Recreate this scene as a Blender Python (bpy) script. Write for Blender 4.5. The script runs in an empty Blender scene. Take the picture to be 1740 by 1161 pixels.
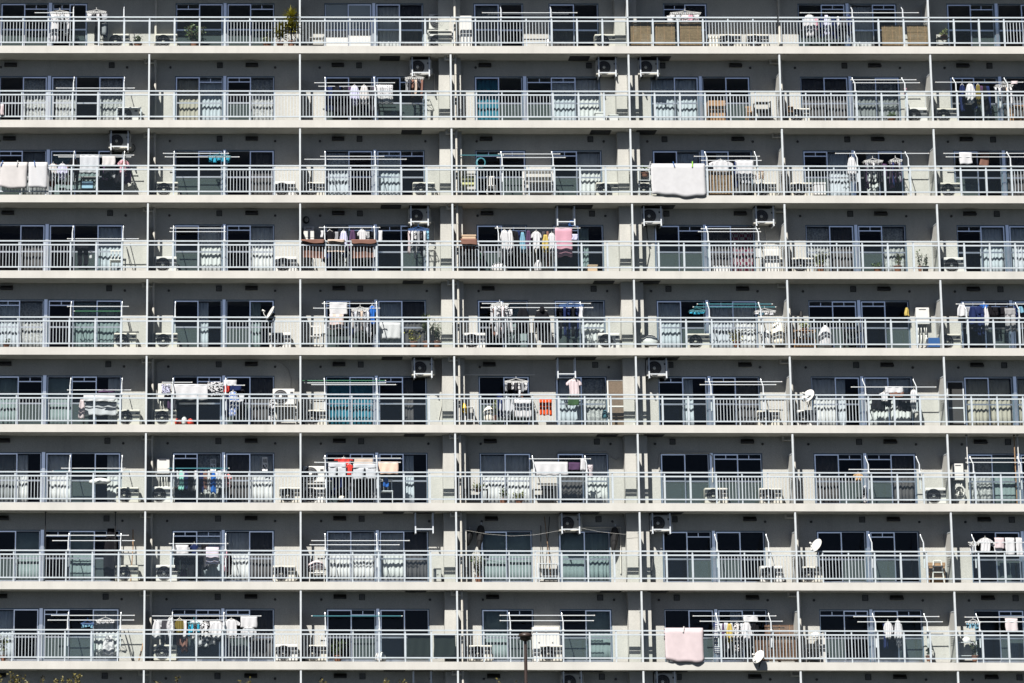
import bpy, math, random
import numpy as np
from mathutils import Matrix, Vector
random.seed(7)
R = math.radians
SC = bpy.context.scene
COL = SC.collection

# ------------------------------------------------------------------ camera
CAMY, CAMZ, FPX, PPX = -88.251, -25.799, 4400.0, 425.0
YAW, PITCH, ROLL = -0.00402, 0.1735, -0.00187
_r = np.array([math.cos(YAW), -math.sin(YAW), 0.0])
_f = np.array([math.cos(PITCH)*math.sin(YAW), math.cos(PITCH)*math.cos(YAW), math.sin(PITCH)])
_u = np.array([-math.sin(PITCH)*math.sin(YAW), -math.sin(PITCH)*math.cos(YAW), math.cos(PITCH)])
_R = math.cos(ROLL)*_r - math.sin(ROLL)*_u
_U = math.sin(ROLL)*_r + math.cos(ROLL)*_u
cam = bpy.data.cameras.new('camera')
camo = bpy.data.objects.new('camera', cam); COL.objects.link(camo)
m = Matrix.Identity(4)
for i in range(3):
    m[i][0] = _R[i]; m[i][1] = _U[i]; m[i][2] = -_f[i]
m[0][3], m[1][3], m[2][3] = 0.0, CAMY, CAMZ
camo.matrix_world = m
cam.sensor_width = 36.0; cam.lens = FPX/1740*36; cam.shift_x = (870-PPX)/1740
cam.clip_end = 3000; cam.clip_start = 1.0
SC.camera = camo

# ------------------------------------------------------------------ sky, sun, exposure
SUN = Vector((0.52, 1.0, -1.28)).normalized()          # the way the light travels
elev = math.asin(-SUN.z)
world = bpy.data.worlds.new('World'); SC.world = world; world.use_nodes = True
nt = world.node_tree; bg = nt.nodes['Background']
sky = nt.nodes.new('ShaderNodeTexSky'); sky.sky_type = 'NISHITA'; sky.sun_disc = False
sky.sun_elevation = elev
sky.sun_rotation = math.atan2(-SUN.x, -SUN.y)
sky.air_density = 0.22; sky.dust_density = 0.3; sky.ozone_density = 0.3
nt.links.new(sky.outputs[0], bg.inputs[0]); bg.inputs[1].default_value = 0.05
sl = bpy.data.lights.new('sun', 'SUN'); sl.energy = 5.0; sl.angle = R(0.5); sl.color = (1.0, 0.965, 0.91)
so = bpy.data.objects.new('sun', sl); COL.objects.link(so)
so.rotation_euler = SUN.to_track_quat('-Z', 'Y').to_euler(); so.location = (-40, -60, 60)
SC.view_settings.view_transform = 'Standard'; SC.view_settings.look = 'None'
SC.view_settings.exposure = 0.94; SC.view_settings.gamma = 1.0; SC.view_settings.use_curve_mapping = False
SC.cycles.transparent_max_bounces = 24
SC.cycles.max_bounces = 6; SC.cycles.diffuse_bounces = 1
SC.cycles.caustics_reflective = False; SC.cycles.caustics_refractive = False

# ------------------------------------------------------------------ measures (metres)
H = 2.7                                  # storey
BW, BW3 = 5.31675, 6.27262               # bay widths
X0 = -3.934                              # partition between the first and second bay
PX = [X0-BW3, X0, X0+BW, X0+2*BW, X0+2*BW+BW3, X0+3*BW+BW3, X0+4*BW+BW3, X0+5*BW+BW3]
SLAB = 0.268                             # slab edge height
DW = 0.90                                # depth of the balcony: front of slab to wall
DR = 0.06                                # railing set back from the slab edge
GZ = CAMZ-1.6                            # ground
NR = 10                                  # storeys built with balconies (0 top .. 9)
def zfloor(r): return -H*r+SLAB
def zsoff(r): return -H*(r-1)
def W(px, py, Y):
    """the point at depth Y behind the slab edge that the photograph shows at (px, py)"""
    u, v = px-PPX, 580.5-py
    d = _f*FPX + _R*u + _U*v
    t = (Y-CAMY)/d[1]
    return d[0]*t, CAMZ+d[2]*t
def bay_of(X):
    for c in range(7):
        if X < PX[c+1]: return c
    return 6
ORD = ['first', 'second', 'third', 'fourth', 'fifth', 'sixth', 'seventh', 'eighth', 'ninth', 'tenth', 'eleventh', 'twelfth', 'thirteenth', 'fourteenth']
def where(r, c):
    return ('top storey' if r == 0 else ORD[r]+' storey down') + ', ' + ORD[c]+' bay from left'

# ------------------------------------------------------------------ materials
MATS = {}
def newmat(name):
    m = bpy.data.materials.new(name); m.use_nodes = True
    return m, m.node_tree, m.node_tree.nodes['Principled BSDF']
def plain(name, col, rough=0.6, metal=0.0, noise=0.0, scale=8.0, bump=0.0):
    if name in MATS: return MATS[name]
    m, t, b = newmat(name)
    b.inputs['Roughness'].default_value = rough; b.inputs['Metallic'].default_value = metal
    b.inputs['Base Color'].default_value = (*col, 1)
    if noise > 0 or bump > 0:
        tc = t.nodes.new('ShaderNodeTexCoord'); n = t.nodes.new('ShaderNodeTexNoise')
        n.inputs['Scale'].default_value = scale; n.inputs['Detail'].default_value = 6; n.inputs['Roughness'].default_value = 0.6
        t.links.new(tc.outputs['Object'], n.inputs['Vector'])
        if noise > 0:
            rp = t.nodes.new('ShaderNodeValToRGB')
            rp.color_ramp.elements[0].position = 0.3; rp.color_ramp.elements[1].position = 0.7
            rp.color_ramp.elements[0].color = (*[c*(1-noise) for c in col], 1)
            rp.color_ramp.elements[1].color = (*[min(1, c*(1+noise*0.6)) for c in col], 1)
            t.links.new(n.outputs['Fac'], rp.inputs[0]); t.links.new(rp.outputs[0], b.inputs['Base Color'])
        if bump > 0:
            bp = t.nodes.new('ShaderNodeBump'); bp.inputs['Strength'].default_value = bump; bp.inputs['Distance'].default_value = 0.02
            t.links.new(n.outputs['Fac'], bp.inputs['Height']); t.links.new(bp.outputs[0], b.inputs['Normal'])
    MATS[name] = m; return m
def concrete(name, col, streak=0.12, grain=0.10):
    """painted concrete: fine grain, broad blotches and rain streaks that run down, in world metres"""
    m, t, b = newmat(name); N = t.nodes; L = t.links
    b.inputs['Roughness'].default_value = 0.85
    g = N.new('ShaderNodeNewGeometry')
    def noise(scale, vec=(1, 1, 1), det=5):
        mp = N.new('ShaderNodeMapping'); mp.inputs['Scale'].default_value = vec
        L.new(g.outputs['Position'], mp.inputs['Vector'])
        n = N.new('ShaderNodeTexNoise'); n.inputs['Scale'].default_value = scale; n.inputs['Detail'].default_value = det
        L.new(mp.outputs[0], n.inputs['Vector']); return n
    def rng(n, a, bb, lo, hi):
        mr = N.new('ShaderNodeMapRange'); mr.inputs[1].default_value = a; mr.inputs[2].default_value = bb
        mr.inputs[3].default_value = lo; mr.inputs[4].default_value = hi
        L.new(n.outputs['Fac'], mr.inputs[0]); return mr
    a = rng(noise(38.0), 0.3, 0.7, 1-grain, 1+grain*0.5)
    c = rng(noise(0.9), 0.35, 0.7, 1.03, 0.90)
    s = rng(noise(3.0, (1.0, 1.0, 0.12), 8), 0.5, 0.75, 1.0, 1-streak)
    m1 = N.new('ShaderNodeMath'); m1.operation = 'MULTIPLY'; L.new(a.outputs[0], m1.inputs[0]); L.new(c.outputs[0], m1.inputs[1])
    m2 = N.new('ShaderNodeMath'); m2.operation = 'MULTIPLY'; L.new(m1.outputs[0], m2.inputs[0]); L.new(s.outputs[0], m2.inputs[1])
    mx = N.new('ShaderNodeVectorMath'); mx.operation = 'SCALE'; mx.inputs[0].default_value = col
    L.new(m2.outputs[0], mx.inputs['Scale']); L.new(mx.outputs[0], b.inputs['Base Color'])
    bp = N.new('ShaderNodeBump'); bp.inputs['Strength'].default_value = 0.35; bp.inputs['Distance'].default_value = 0.01
    n = noise(60.0); L.new(n.outputs['Fac'], bp.inputs['Height']); L.new(bp.outputs[0], b.inputs['Normal'])
    MATS[name] = m; return m
def glass(name, tint, frost=0.0, fcol=(0.5, 0.58, 0.56), ior=1.5):
    m = bpy.data.materials.new(name); m.use_nodes = True; t = m.node_tree; N = t.nodes; L = t.links
    N.clear()
    out = N.new('ShaderNodeOutputMaterial'); tr = N.new('ShaderNodeBsdfTransparent'); gl = N.new('ShaderNodeBsdfGlossy')
    tr.inputs[0].default_value = (*tint, 1); gl.inputs['Roughness'].default_value = 0.015
    gl.inputs[0].default_value = (0.9, 0.95, 1, 1)
    fr = N.new('ShaderNodeFresnel'); fr.inputs[0].default_value = ior
    # the pane's far face lets all light out: only the face the ray meets first reflects
    ge = N.new('ShaderNodeNewGeometry'); iv = N.new('ShaderNodeMath'); iv.operation = 'SUBTRACT'; iv.inputs[0].default_value = 1.0
    L.new(ge.outputs['Backfacing'], iv.inputs[1]); mu = N.new('ShaderNodeMath'); mu.operation = 'MULTIPLY'
    L.new(fr.outputs[0], mu.inputs[0]); L.new(iv.outputs[0], mu.inputs[1])
    mx = N.new('ShaderNodeMixShader'); L.new(mu.outputs[0], mx.inputs[0]); L.new(tr.outputs[0], mx.inputs[1]); L.new(gl.outputs[0], mx.inputs[2])
    last = mx
    if frost > 0:
        df = N.new('ShaderNodeBsdfDiffuse'); df.inputs[0].default_value = (*fcol, 1)
        m2 = N.new('ShaderNodeMixShader'); m2.inputs[0].default_value = frost
        L.new(mx.outputs[0], m2.inputs[1]); L.new(df.outputs[0], m2.inputs[2]); last = m2
    L.new(last.outputs[0], out.inputs[0]); MATS[name] = m; return m
def fabric(name, col, trans=0.25, lace=0.0, pat=None, col2=None, scale=10.0):
    """cloth: diffuse with some light let through; lace lets some of the view through; pat: dots, stripes, bands, plaid, blotch"""
    if name in MATS: return MATS[name]
    m = bpy.data.materials.new(name); m.use_nodes = True; t = m.node_tree; N = t.nodes; L = t.links
    N.clear(); out = N.new('ShaderNodeOutputMaterial')
    tc = N.new('ShaderNodeTexCoord')
    if pat is None:
        n = N.new('ShaderNodeTexNoise'); n.inputs['Scale'].default_value = 5.0; n.inputs['Detail'].default_value = 4
        L.new(tc.outputs['Object'], n.inputs['Vector']); fac = n.outputs['Fac']
        a, b_ = tuple(c*0.94 for c in col), tuple(min(1, c*1.03) for c in col); lo, hi = 0.3, 0.7
    else:
        c2 = col2 or (0.05, 0.05, 0.06); a, b_ = col, c2
        if pat == 'dots':
            n = N.new('ShaderNodeTexVoronoi'); n.inputs['Scale'].default_value = scale; n.inputs['Randomness'].default_value = 0.25
            L.new(tc.outputs['Object'], n.inputs['Vector']); fac = n.outputs['Distance']; a, b_ = c2, col; lo, hi = 0.3, 0.34
        elif pat == 'blotch':
            n = N.new('ShaderNodeTexNoise'); n.inputs['Scale'].default_value = scale; n.inputs['Detail'].default_value = 2
            L.new(tc.outputs['Object'], n.inputs['Vector']); fac = n.outputs['Fac']; lo, hi = 0.49, 0.53
        elif pat == 'plaid':
            n = N.new('ShaderNodeTexChecker'); n.inputs['Scale'].default_value = scale
            n.inputs[1].default_value = (0, 0, 0, 1); n.inputs[2].default_value = (1, 1, 1, 1)
            L.new(tc.outputs['Object'], n.inputs['Vector']); fac = n.outputs['Fac']; lo, hi = 0.4, 0.6
        else:
            n = N.new('ShaderNodeTexWave'); n.bands_direction = 'X' if pat == 'stripes' else 'Z'
            n.inputs['Scale'].default_value = scale; n.inputs['Distortion'].default_value = 0.3
            L.new(tc.outputs['Object'], n.inputs['Vector']); fac = n.outputs['Fac']; lo, hi = 0.48, 0.56
    rp = N.new('ShaderNodeValToRGB'); e = rp.color_ramp.elements
    e[0].position = lo; e[1].position = hi; e[0].color = (*a, 1); e[1].color = (*b_, 1)
    L.new(fac, rp.inputs[0])
    df = N.new('ShaderNodeBsdfDiffuse'); tl = N.new('ShaderNodeBsdfTranslucent')
    L.new(rp.outputs[0], df.inputs[0]); L.new(rp.outputs[0], tl.inputs[0])
    mx = N.new('ShaderNodeMixShader'); mx.inputs[0].default_value = trans
    L.new(df.outputs[0], mx.inputs[1]); L.new(tl.outputs[0], mx.inputs[2]); last = mx
    if lace > 0:
        tr = N.new('ShaderNodeBsdfTransparent'); m2 = N.new('ShaderNodeMixShader'); m2.inputs[0].default_value = lace
        L.new(mx.outputs[0], m2.inputs[1]); L.new(tr.outputs[0], m2.inputs[2]); last = m2
    L.new(last.outputs[0], out.inputs[0]); MATS[name] = m; return m

concrete('fascia', (0.475, 0.464, 0.435), 0.09, 0.06)
concrete('wall', (0.435, 0.43, 0.40), 0.10, 0.24)
concrete('soffit', (0.60, 0.58, 0.53), 0.10, 0.06)
concrete('pillar', (0.445, 0.437, 0.405), 0.08, 0.12)
concrete('balcony_floor', (0.24, 0.235, 0.22), 0.05, 0.2)
plain('rail', (0.43, 0.475, 0.51), 0.42, 0.0, 0.10, 3.0)
plain('post_white', (0.47, 0.50, 0.52), 0.45, 0, 0.08, 4.0)
plain('board', (0.40, 0.395, 0.37), 0.7, 0, 0.08, 2.0)
plain('sash', (0.95, 0.97, 0.98), 0.3, 1.0, 0.06, 3.0)
plain('winframe', (0.10, 0.15, 0.20), 0.4)
glass('window_glass', (0.93, 0.948, 0.96), ior=1.28)
glass('frosted_glass', (0.72, 0.82, 0.82), 0.10, (0.30, 0.37, 0.36))
glass('rail_glass', (0.965, 0.985, 0.978), 0.006, (0.40, 0.5, 0.47))
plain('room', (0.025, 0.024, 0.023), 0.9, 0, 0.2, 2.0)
plain('pipe', (0.52, 0.50, 0.45), 0.5, 0, 0.12, 6.0)
plain('pipe_grey', (0.30, 0.30, 0.29), 0.5, 0, 0.12, 6.0)
plain('dark_metal', (0.012, 0.012, 0.013), 0.5, 0, 0.2, 9.0)
plain('vent_metal', (0.006, 0.006, 0.006), 0.5, 0, 0.2, 9.0)
plain('steel', (0.62, 0.65, 0.675), 0.35, 0.2)
plain('white_enamel', (0.56, 0.555, 0.53), 0.45, 0, 0.05, 5.0)
plain('cream_enamel', (0.49, 0.475, 0.42), 0.5, 0, 0.08, 5.0)
plain('black', (0.009, 0.009, 0.010), 0.7)
plain('grille', (0.055, 0.055, 0.06), 0.5)
plain('guard_metal', (0.13, 0.13, 0.135), 0.5)
plain('panel_grey', (0.34, 0.39, 0.42), 0.4)
plain('soil', (0.05, 0.035, 0.025), 0.95)
plain('terracotta', (0.17, 0.075, 0.045), 0.8, 0, 0.15, 12)
plain('cardboard', (0.48, 0.35, 0.24), 0.85, 0, 0.1, 6)
plain('wood', (0.28, 0.17, 0.09), 0.7, 0, 0.3, 7)
plain('bamboo', (0.185, 0.125, 0.065), 0.75, 0, 0.35, 14)
plain('reed_dark', (0.11, 0.06, 0.035), 0.8, 0, 0.35, 14)
plain('asphalt', (0.06, 0.06, 0.06), 0.9, 0, 0.3, 0.4)
plain('paving', (0.028, 0.032, 0.026), 0.9, 0, 0.2, 0.6)
plain('lamp_brown', (0.035, 0.022, 0.018), 0.45)
plain('bark', (0.08, 0.06, 0.04), 0.9, 0, 0.3, 10, 0.5)
plain('leaf', (0.06, 0.10, 0.03), 0.55, 0, 0.4, 3)
plain('leaf_yellow', (0.27, 0.25, 0.035), 0.55, 0, 0.45, 5)
plain('leaf_tree', (0.12, 0.10, 0.015), 0.6, 0, 0.5, 5)
plain('leaf_pale', (0.14, 0.17, 0.06), 0.55, 0, 0.4, 5)
plain('ink', (0.02, 0.02, 0.02), 0.8)
PLC = {'white': (0.56, 0.56, 0.55), 'blue': (0.02, 0.08, 0.24), 'cyan': (0.05, 0.19, 0.23), 'green': (0.05, 0.17, 0.09), 'red': (0.55, 0.05, 0.03),
       'yellow': (0.75, 0.48, 0.03), 'grey': (0.32, 0.33, 0.34), 'black': (0.025, 0.025, 0.028), 'brown': (0.17, 0.09, 0.05), 'cream': (0.68, 0.64, 0.54),
       'pink': (0.72, 0.42, 0.48), 'olive': (0.45, 0.46, 0.22), 'lime': (0.30, 0.60, 0.08)}
def plastic(c): return plain('plastic_'+c, PLC[c], 0.45)

# ------------------------------------------------------------------ mesh building
class MB:
    def __init__(s): s.v = []; s.f = []; s.sm = False
    def box(s, x0, x1, y0, y1, z0, z1):
        n = len(s.v)
        s.v += [(x0, y0, z0), (x1, y0, z0), (x1, y1, z0), (x0, y1, z0), (x0, y0, z1), (x1, y0, z1), (x1, y1, z1), (x0, y1, z1)]
        s.f += [(n, n+3, n+2, n+1), (n+4, n+5, n+6, n+7), (n, n+1, n+5, n+4), (n+1, n+2, n+6, n+5), (n+2, n+3, n+7, n+6), (n+3, n, n+4, n+7)]
        return s
    def cbox(s, x0, x1, y0, y1, z0, z1, b=0.02):
        """a box with its four upright edges and its front top and bottom edges cut"""
        n = len(s.v)
        for z, i in ((z0, b*.6), (z0+b, 0), (z1-b, 0), (z1, b*.6)):
            a0, a1, c0, c1 = x0+i, x1-i, y0+i, y1-i
            s.v += [(a0+b, c0, z), (a1-b, c0, z), (a1, c0+b, z), (a1, c1-b, z), (a1-b, c1, z), (a0+b, c1, z), (a0, c1-b, z), (a0, c0+b, z)]
        for k in range(3):
            for j in range(8):
                a = n+8*k+j; c = n+8*k+(j+1) % 8
                s.f.append((a, c, c+8, a+8))
        s.f.append(tuple(range(n+7, n-1, -1))); s.f.append(tuple(range(n+24, n+32)))
        return s
    def tube(s, p, q, r, n=6, r2=None):
        p, q = Vector(p), Vector(q); d = (q-p)
        if d.length < 1e-6: return s
        d.normalize(); a = d.orthogonal().normalized(); b = d.cross(a); k = len(s.v); r2 = r if r2 is None else r2
        for c, rr in ((p, r), (q, r2)):
            for i in range(n):
                t = 2*math.pi*i/n; w = c+a*math.cos(t)*rr+b*math.sin(t)*rr; s.v.append(tuple(w))
        for i in range(n): s.f.append((k+i, k+(i+1) % n, k+n+(i+1) % n, k+n+i))
        s.f.append(tuple(range(k+n-1, k-1, -1))); s.f.append(tuple(range(k+n, k+2*n)))
        return s
    def path(s, pts, r, n=6):
        for a, b in zip(pts[:-1], pts[1:]): s.tube(a, b, r, n)
        return s
    def lathe(s, prof, c=(0, 0, 0), axis='Z', n=16):
        k = len(s.v); m = len(prof)
        for r, h in prof:
            for i in range(n):
                t = 2*math.pi*i/n
                if axis == 'Z': s.v.append((c[0]+r*math.cos(t), c[1]+r*math.sin(t), c[2]+h))
                else: s.v.append((c[0]+r*math.cos(t), c[1]+h, c[2]+r*math.sin(t)))
        for j in range(m-1):
            for i in range(n):
                s.f.append((k+j*n+i, k+j*n+(i+1) % n, k+(j+1)*n+(i+1) % n, k+(j+1)*n+i))
        return s
    def sheet(s, nx, nz, fn, th=0.012):
        """a cloth of two faces th apart; fn(a, b) gives a point for a, b in 0..1"""
        k = len(s.v); M = (nx+1)*(nz+1)
        P = [[Vector(fn(i/nx, j/nz)) for i in range(nx+1)] for j in range(nz+1)]
        for side in (0, 1):
            for j in range(nz+1):
                for i in range(nx+1):
                    p = P[j][i]; s.v.append((p.x, p.y+(th/2 if side else -th/2), p.z))
        ix = lambda sd, i, j: k+sd*M+j*(nx+1)+i
        for j in range(nz):
            for i in range(nx):
                s.f.append((ix(0, i, j), ix(0, i, j+1), ix(0, i+1, j+1), ix(0, i+1, j)))
                s.f.append((ix(1, i, j), ix(1, i+1, j), ix(1, i+1, j+1), ix(1, i, j+1)))
        for i in range(nx):
            s.f.append((ix(0, i, 0), ix(0, i+1, 0), ix(1, i+1, 0), ix(1, i, 0))); s.f.append((ix(0, i, nz), ix(1, i, nz), ix(1, i+1, nz), ix(0, i+1, nz)))
        for j in range(nz):
            s.f.append((ix(0, 0, j), ix(1, 0, j), ix(1, 0, j+1), ix(0, 0, j+1))); s.f.append((ix(0, nx, j), ix(0, nx, j+1), ix(1, nx, j+1), ix(1, nx, j)))
        return s
    def mesh(s, name, mat, smooth=False):
        me = bpy.data.meshes.new(name); me.from_pydata(s.v, [], s.f); me.materials.append(MATS[mat] if isinstance(mat, str) else mat)
        if smooth:
            me.polygons.foreach_set('use_smooth', [True]*len(me.polygons))
        me.update(); return me
def obj(name, mesh, parent=None, loc=(0, 0, 0), rot=None, kind=None):
    o = bpy.data.objects.new(name, mesh); COL.objects.link(o); o.parent = parent; o.location = loc
    if rot: o.rotation_euler = rot
    if kind: o['kind'] = kind
    return o
LAB = []
def thing(o, desc, cat, r, c, group=None, X=None, label=None):
    """label for a thing on the balcony of storey r, bay c; alike ones in one bay are counted off at the end"""
    o['category'] = cat; o['kind'] = 'thing'
    if group: o['group'] = group
    if label: o['label'] = label
    else: LAB.append((desc, r, c, o.location.x if X is None else X, o.location.z, o))
    return o
def root(name, loc): return obj(name, None, None, loc)
def copy_tree(o, parent=None, loc=None):
    c = o.copy(); COL.objects.link(c); c.parent = parent
    if loc is not None: c.location = loc
    for ch in o.children: copy_tree(ch, c)
    return c
CACHE = {}
def cached(key, fn):
    if key not in CACHE: CACHE[key] = fn()
    return CACHE[key]

# ------------------------------------------------------------------ ground
g = MB(); g.box(-1500, 1500, -1500, 1500, GZ-0.5, GZ)
o = obj('ground', g.mesh('ground', 'paving')); o['kind'] = 'structure'
g = MB(); g.box(-300, 300, -70, -62, GZ+0.002, GZ+0.006)
o = obj('road', g.mesh('road', 'asphalt')); o['kind'] = 'structure'

# ------------------------------------------------------------------ the building
B = root('apartment_building', (0, 0, GZ)); B['label'] = 'pale concrete apartment block with stacked balconies filling the whole picture'; B['category'] = 'apartment building'
def part(name, mesh, loc=(0, 0, 0), parent=None, **k):
    return obj(name, mesh, B, (loc[0], loc[1], loc[2]-GZ), **k)
XL, XR, YB = PX[0], PX[7], 5.2
# slabs: -1 is the one above the top storey in view
slab = cached('slab', lambda: MB().box(XL-0.4, XR+0.4, 0, YB, 0, SLAB).mesh('slab', 'fascia'))
for i in range(0, 10): part('slab', slab, (0, 0, -H*i))
part('roof_slab', MB().box(XL-0.4, XR+0.4, -0.45, YB, 0, SLAB).mesh('roof_slab', 'fascia'), (0, 0, H))
# soffit coat under each slab, 3 mm proud, a drip groove left open along the front edge
sof = cached('soffit', lambda: MB().box(XL, XR, 0.07, DW+0.05, -0.006, -0.001).mesh('soffit', 'soffit'))
for i in range(-1, 10): part('soffit', sof, (0, 0, -H*i))
flo = MB().box(XL, XR, 0.06, YB, SLAB+0.001, SLAB+0.006).mesh('floor_coat', 'balcony_floor')
for i in range(0, 10): part('floor_coat', flo, (0, 0, -H*i))
part('roof', MB().box(XL-0.4, XR+0.4, DW, YB, H+SLAB, H+SLAB+2.9).mesh('roof', 'wall'))
part('end_wall', MB().box(XL-0.2, XL, DW, YB, GZ, H).mesh('end_wall', 'wall'))
part('end_wall', MB().box(XR, XR+0.2, DW, YB, GZ, H).mesh('end_wall', 'wall'))
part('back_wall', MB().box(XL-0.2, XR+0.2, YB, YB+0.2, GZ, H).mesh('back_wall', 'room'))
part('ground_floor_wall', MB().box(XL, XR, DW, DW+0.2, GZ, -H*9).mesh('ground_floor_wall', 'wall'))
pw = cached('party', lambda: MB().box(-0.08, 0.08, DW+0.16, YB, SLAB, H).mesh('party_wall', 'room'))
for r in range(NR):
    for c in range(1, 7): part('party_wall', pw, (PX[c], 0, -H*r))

ZH = H-SLAB-0.58            # window head above the floor
MID = 0.87
SASH_W = 0.038
def spans(r, c):
    """window openings in the bay: (x0, x1, number of panes), from the bay's first partition"""
    w = PX[c+1]-PX[c]
    if r == 0 and c == 0: q = w/7; return [(q, 3*q-0.06, 2), (3*q+0.06, 4.02, 2)]
    if r == 0 and c == 4: return [(1.40, 2.98, 2)]
    if c == 0 or (c == 3 and r == 1):
        q = w/7; return [(q, 3*q-0.06, 2), (3*q+0.06, 6*q, 3)]
    if c == 3:
        q = w/7; return [(q, 3*q, 2), (4*q, 6*q, 2)]
    q = w/6; return [(q, 3*q-0.055, 2), (3*q+0.055, 5*q, 2)]
def wall_mesh(r, c):
    w = PX[c+1]-PX[c]; sp = spans(r, c); mb = MB(); y0, y1 = DW, DW+0.16; h = H-SLAB
    merged = []
    for a, b, n in sp:
        if merged and a-merged[-1][1] < 0.2: merged[-1][1] = b
        else: merged.append([a, b])
    x = 0.0
    for a, b in merged:
        mb.box(x, a, y0, y1, 0, ZH); x = b
    mb.box(x, w, y0, y1, 0, ZH)
    mb.box(0, w, y0, y1, ZH, h)
    return mb.mesh('wall', 'wall')
def window_frame_mesh(w):
    mb = MB(); t = 0.03; y0, y1 = 0.015, 0.13
    mb.box(0, t, y0, y1, 0, ZH); mb.box(w-t, w, y0, y1, 0, ZH); mb.box(t, w-t, y0, y1, ZH-t, ZH); mb.box(t, w-t, y0-0.02, y1, 0, 0.05)
    return mb.mesh('window', 'winframe')
def sash_mesh(w, bar, rail, outer):
    mb = MB(); t = SASH_W; z0, z1 = 0.05, ZH-0.038; d = 0.032; ti = t if outer else t*0.45
    mb.box(0, ti, 0, d, z0, z1); mb.box(w-ti, w, 0, d, z0, z1); mb.box(ti, w-ti, 0, d, z1-ti*(1 if outer else 0.5), z1); mb.box(ti, w-ti, 0, d, z0, z0+0.07)
    if rail: mb.box(ti, w-ti, 0.001, d-0.001, MID-0.028, MID+0.028)
    if bar:
        mb.box(ti, w-ti, 0.004, d-0.004, z1-t-0.15, z1-t-0.115); mb.box(w/2-0.012, w/2+0.012, 0.006, d-0.006, z1-t-0.115, z1-t)
    return mb.mesh('sash', 'sash')
def pane_mesh(w, lower, mat, outer):
    t = SASH_W if outer else SASH_W*0.45
    z0, z1 = (0.12, MID-0.028) if lower else (MID+0.028, ZH-0.038-(t if outer else t*0.5))
    return MB().box(t, w-t, 0.012, 0.018, z0, z1).mesh('pane', mat)
def full_pane_mesh(w, mat):
    return MB().box(SASH_W, w-SASH_W, 0.012, 0.018, 0.12, ZH-0.038-SASH_W).mesh('pane', mat)

# curtains seen in each window pane: d none, w white, c cream, b blue-grey, t teal, n dark, p patterned lace, g grey, k teal cloth, r red plaid, s pale panel
# a capital letter covers only half of the pane
CUR = [
 ['dddd', 'dddd', 'sswn', 'gdnd', 'dn', 'ddwd', 'dddd'],
 ['dppdp', 'cbdp', 'dddd', 'kddbw', 'bbdd', 'nngg', 'ddnd'],
 ['dgttd', 'ddDn', 'bdbd', 'dddw', 'dbBn', 'dbWd', 'ddnd'],
 ['dnddb', 'dwdw', 'Wddd', 'dddT', 'ddnr', 'pndp', 'dbbw'],
 ['bpdtt', 'dBdT', 'ddbn', 'dtdw', 'bdbw', 'dddd', 'ddnd'],
 ['tdtdW', 'dddn', 'kkdN', 'ddbp', 'dBdn', 'wBww', 'cccc'],
 ['gWwdW', 'dpnw', 'dddB', 'wwnw', 'dddd', 'nddn', 'ptdd'],
 ['dtdtd', 'dbwn', 'wwwn', 'tttt', 'dddd', 'dddd', 'dddd'],
 ['bdddw', 'dddn', 'dddd', 'tddt', 'ddBd', 'dddd', 'dddd'],
 ['ddddd', 'dddd', 'dddd', 'dddd', 'dddd', 'dddd', 'dddd']]
CM = {'w': ('white', fabric('curtain_white', (0.80, 0.79, 0.75), 0.18, 0.06)), 'c': ('cream', fabric('curtain_cream', (0.60, 0.55, 0.44), 0.25, 0.06)),
      'b': ('pale blue', fabric('curtain_blue', (0.66, 0.70, 0.72), 0.20, 0.08)), 't': ('pale teal', fabric('curtain_teal', (0.33, 0.41, 0.39), 0.25, 0.08)),
      'n': ('dark grey', fabric('curtain_dark', (0.13, 0.12, 0.115), 0.15, 0.1)), 'p': ('patterned lace', fabric('curtain_lace', (0.64, 0.63, 0.59), 0.2, 0.10, 'blotch', (0.42, 0.42, 0.40), 14)),
      'g': ('grey', fabric('curtain_grey', (0.34, 0.35, 0.34), 0.25, 0.1)), 'k': ('turquoise', fabric('curtain_turquoise', (0.06, 0.25, 0.33), 0.3, 0.0)),
      'r': ('checked red', fabric('curtain_red', (0.42, 0.40, 0.38), 0.25, 0.05, 'plaid', (0.25, 0.04, 0.08), 9)), 'D': ('dark', fabric('curtain_dark', (0.13, 0.12, 0.115)))}
def curtain_mesh(w, variant, straight):
    rnd = random.Random(int(w*1000)+variant*17)
    folds = max(3, int(w/0.13)); ph = rnd.random()*6; h = ZH-0.12
    wob = [rnd.uniform(-1, 1) for _ in range(8)]
    def fn(a, b):
        t = a*folds*2*math.pi+ph+0.8*math.sin(a*9+wob[0]*3)
        amp = (0.006 if straight else 0.032*(0.75+0.25*wob[int(a*7.99)]))*(0.6+0.4*b)
        return (a*w+0.012*math.sin(t*0.5+b*2+wob[1]*4), amp*math.sin(t), h*(1-b)+0.04+0.012*math.sin(t+1)*b)
    return MB().sheet(folds*6, 4, fn, 0.004)
pick_rnd = random.Random(3)
FROST = random.Random(11)
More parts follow.
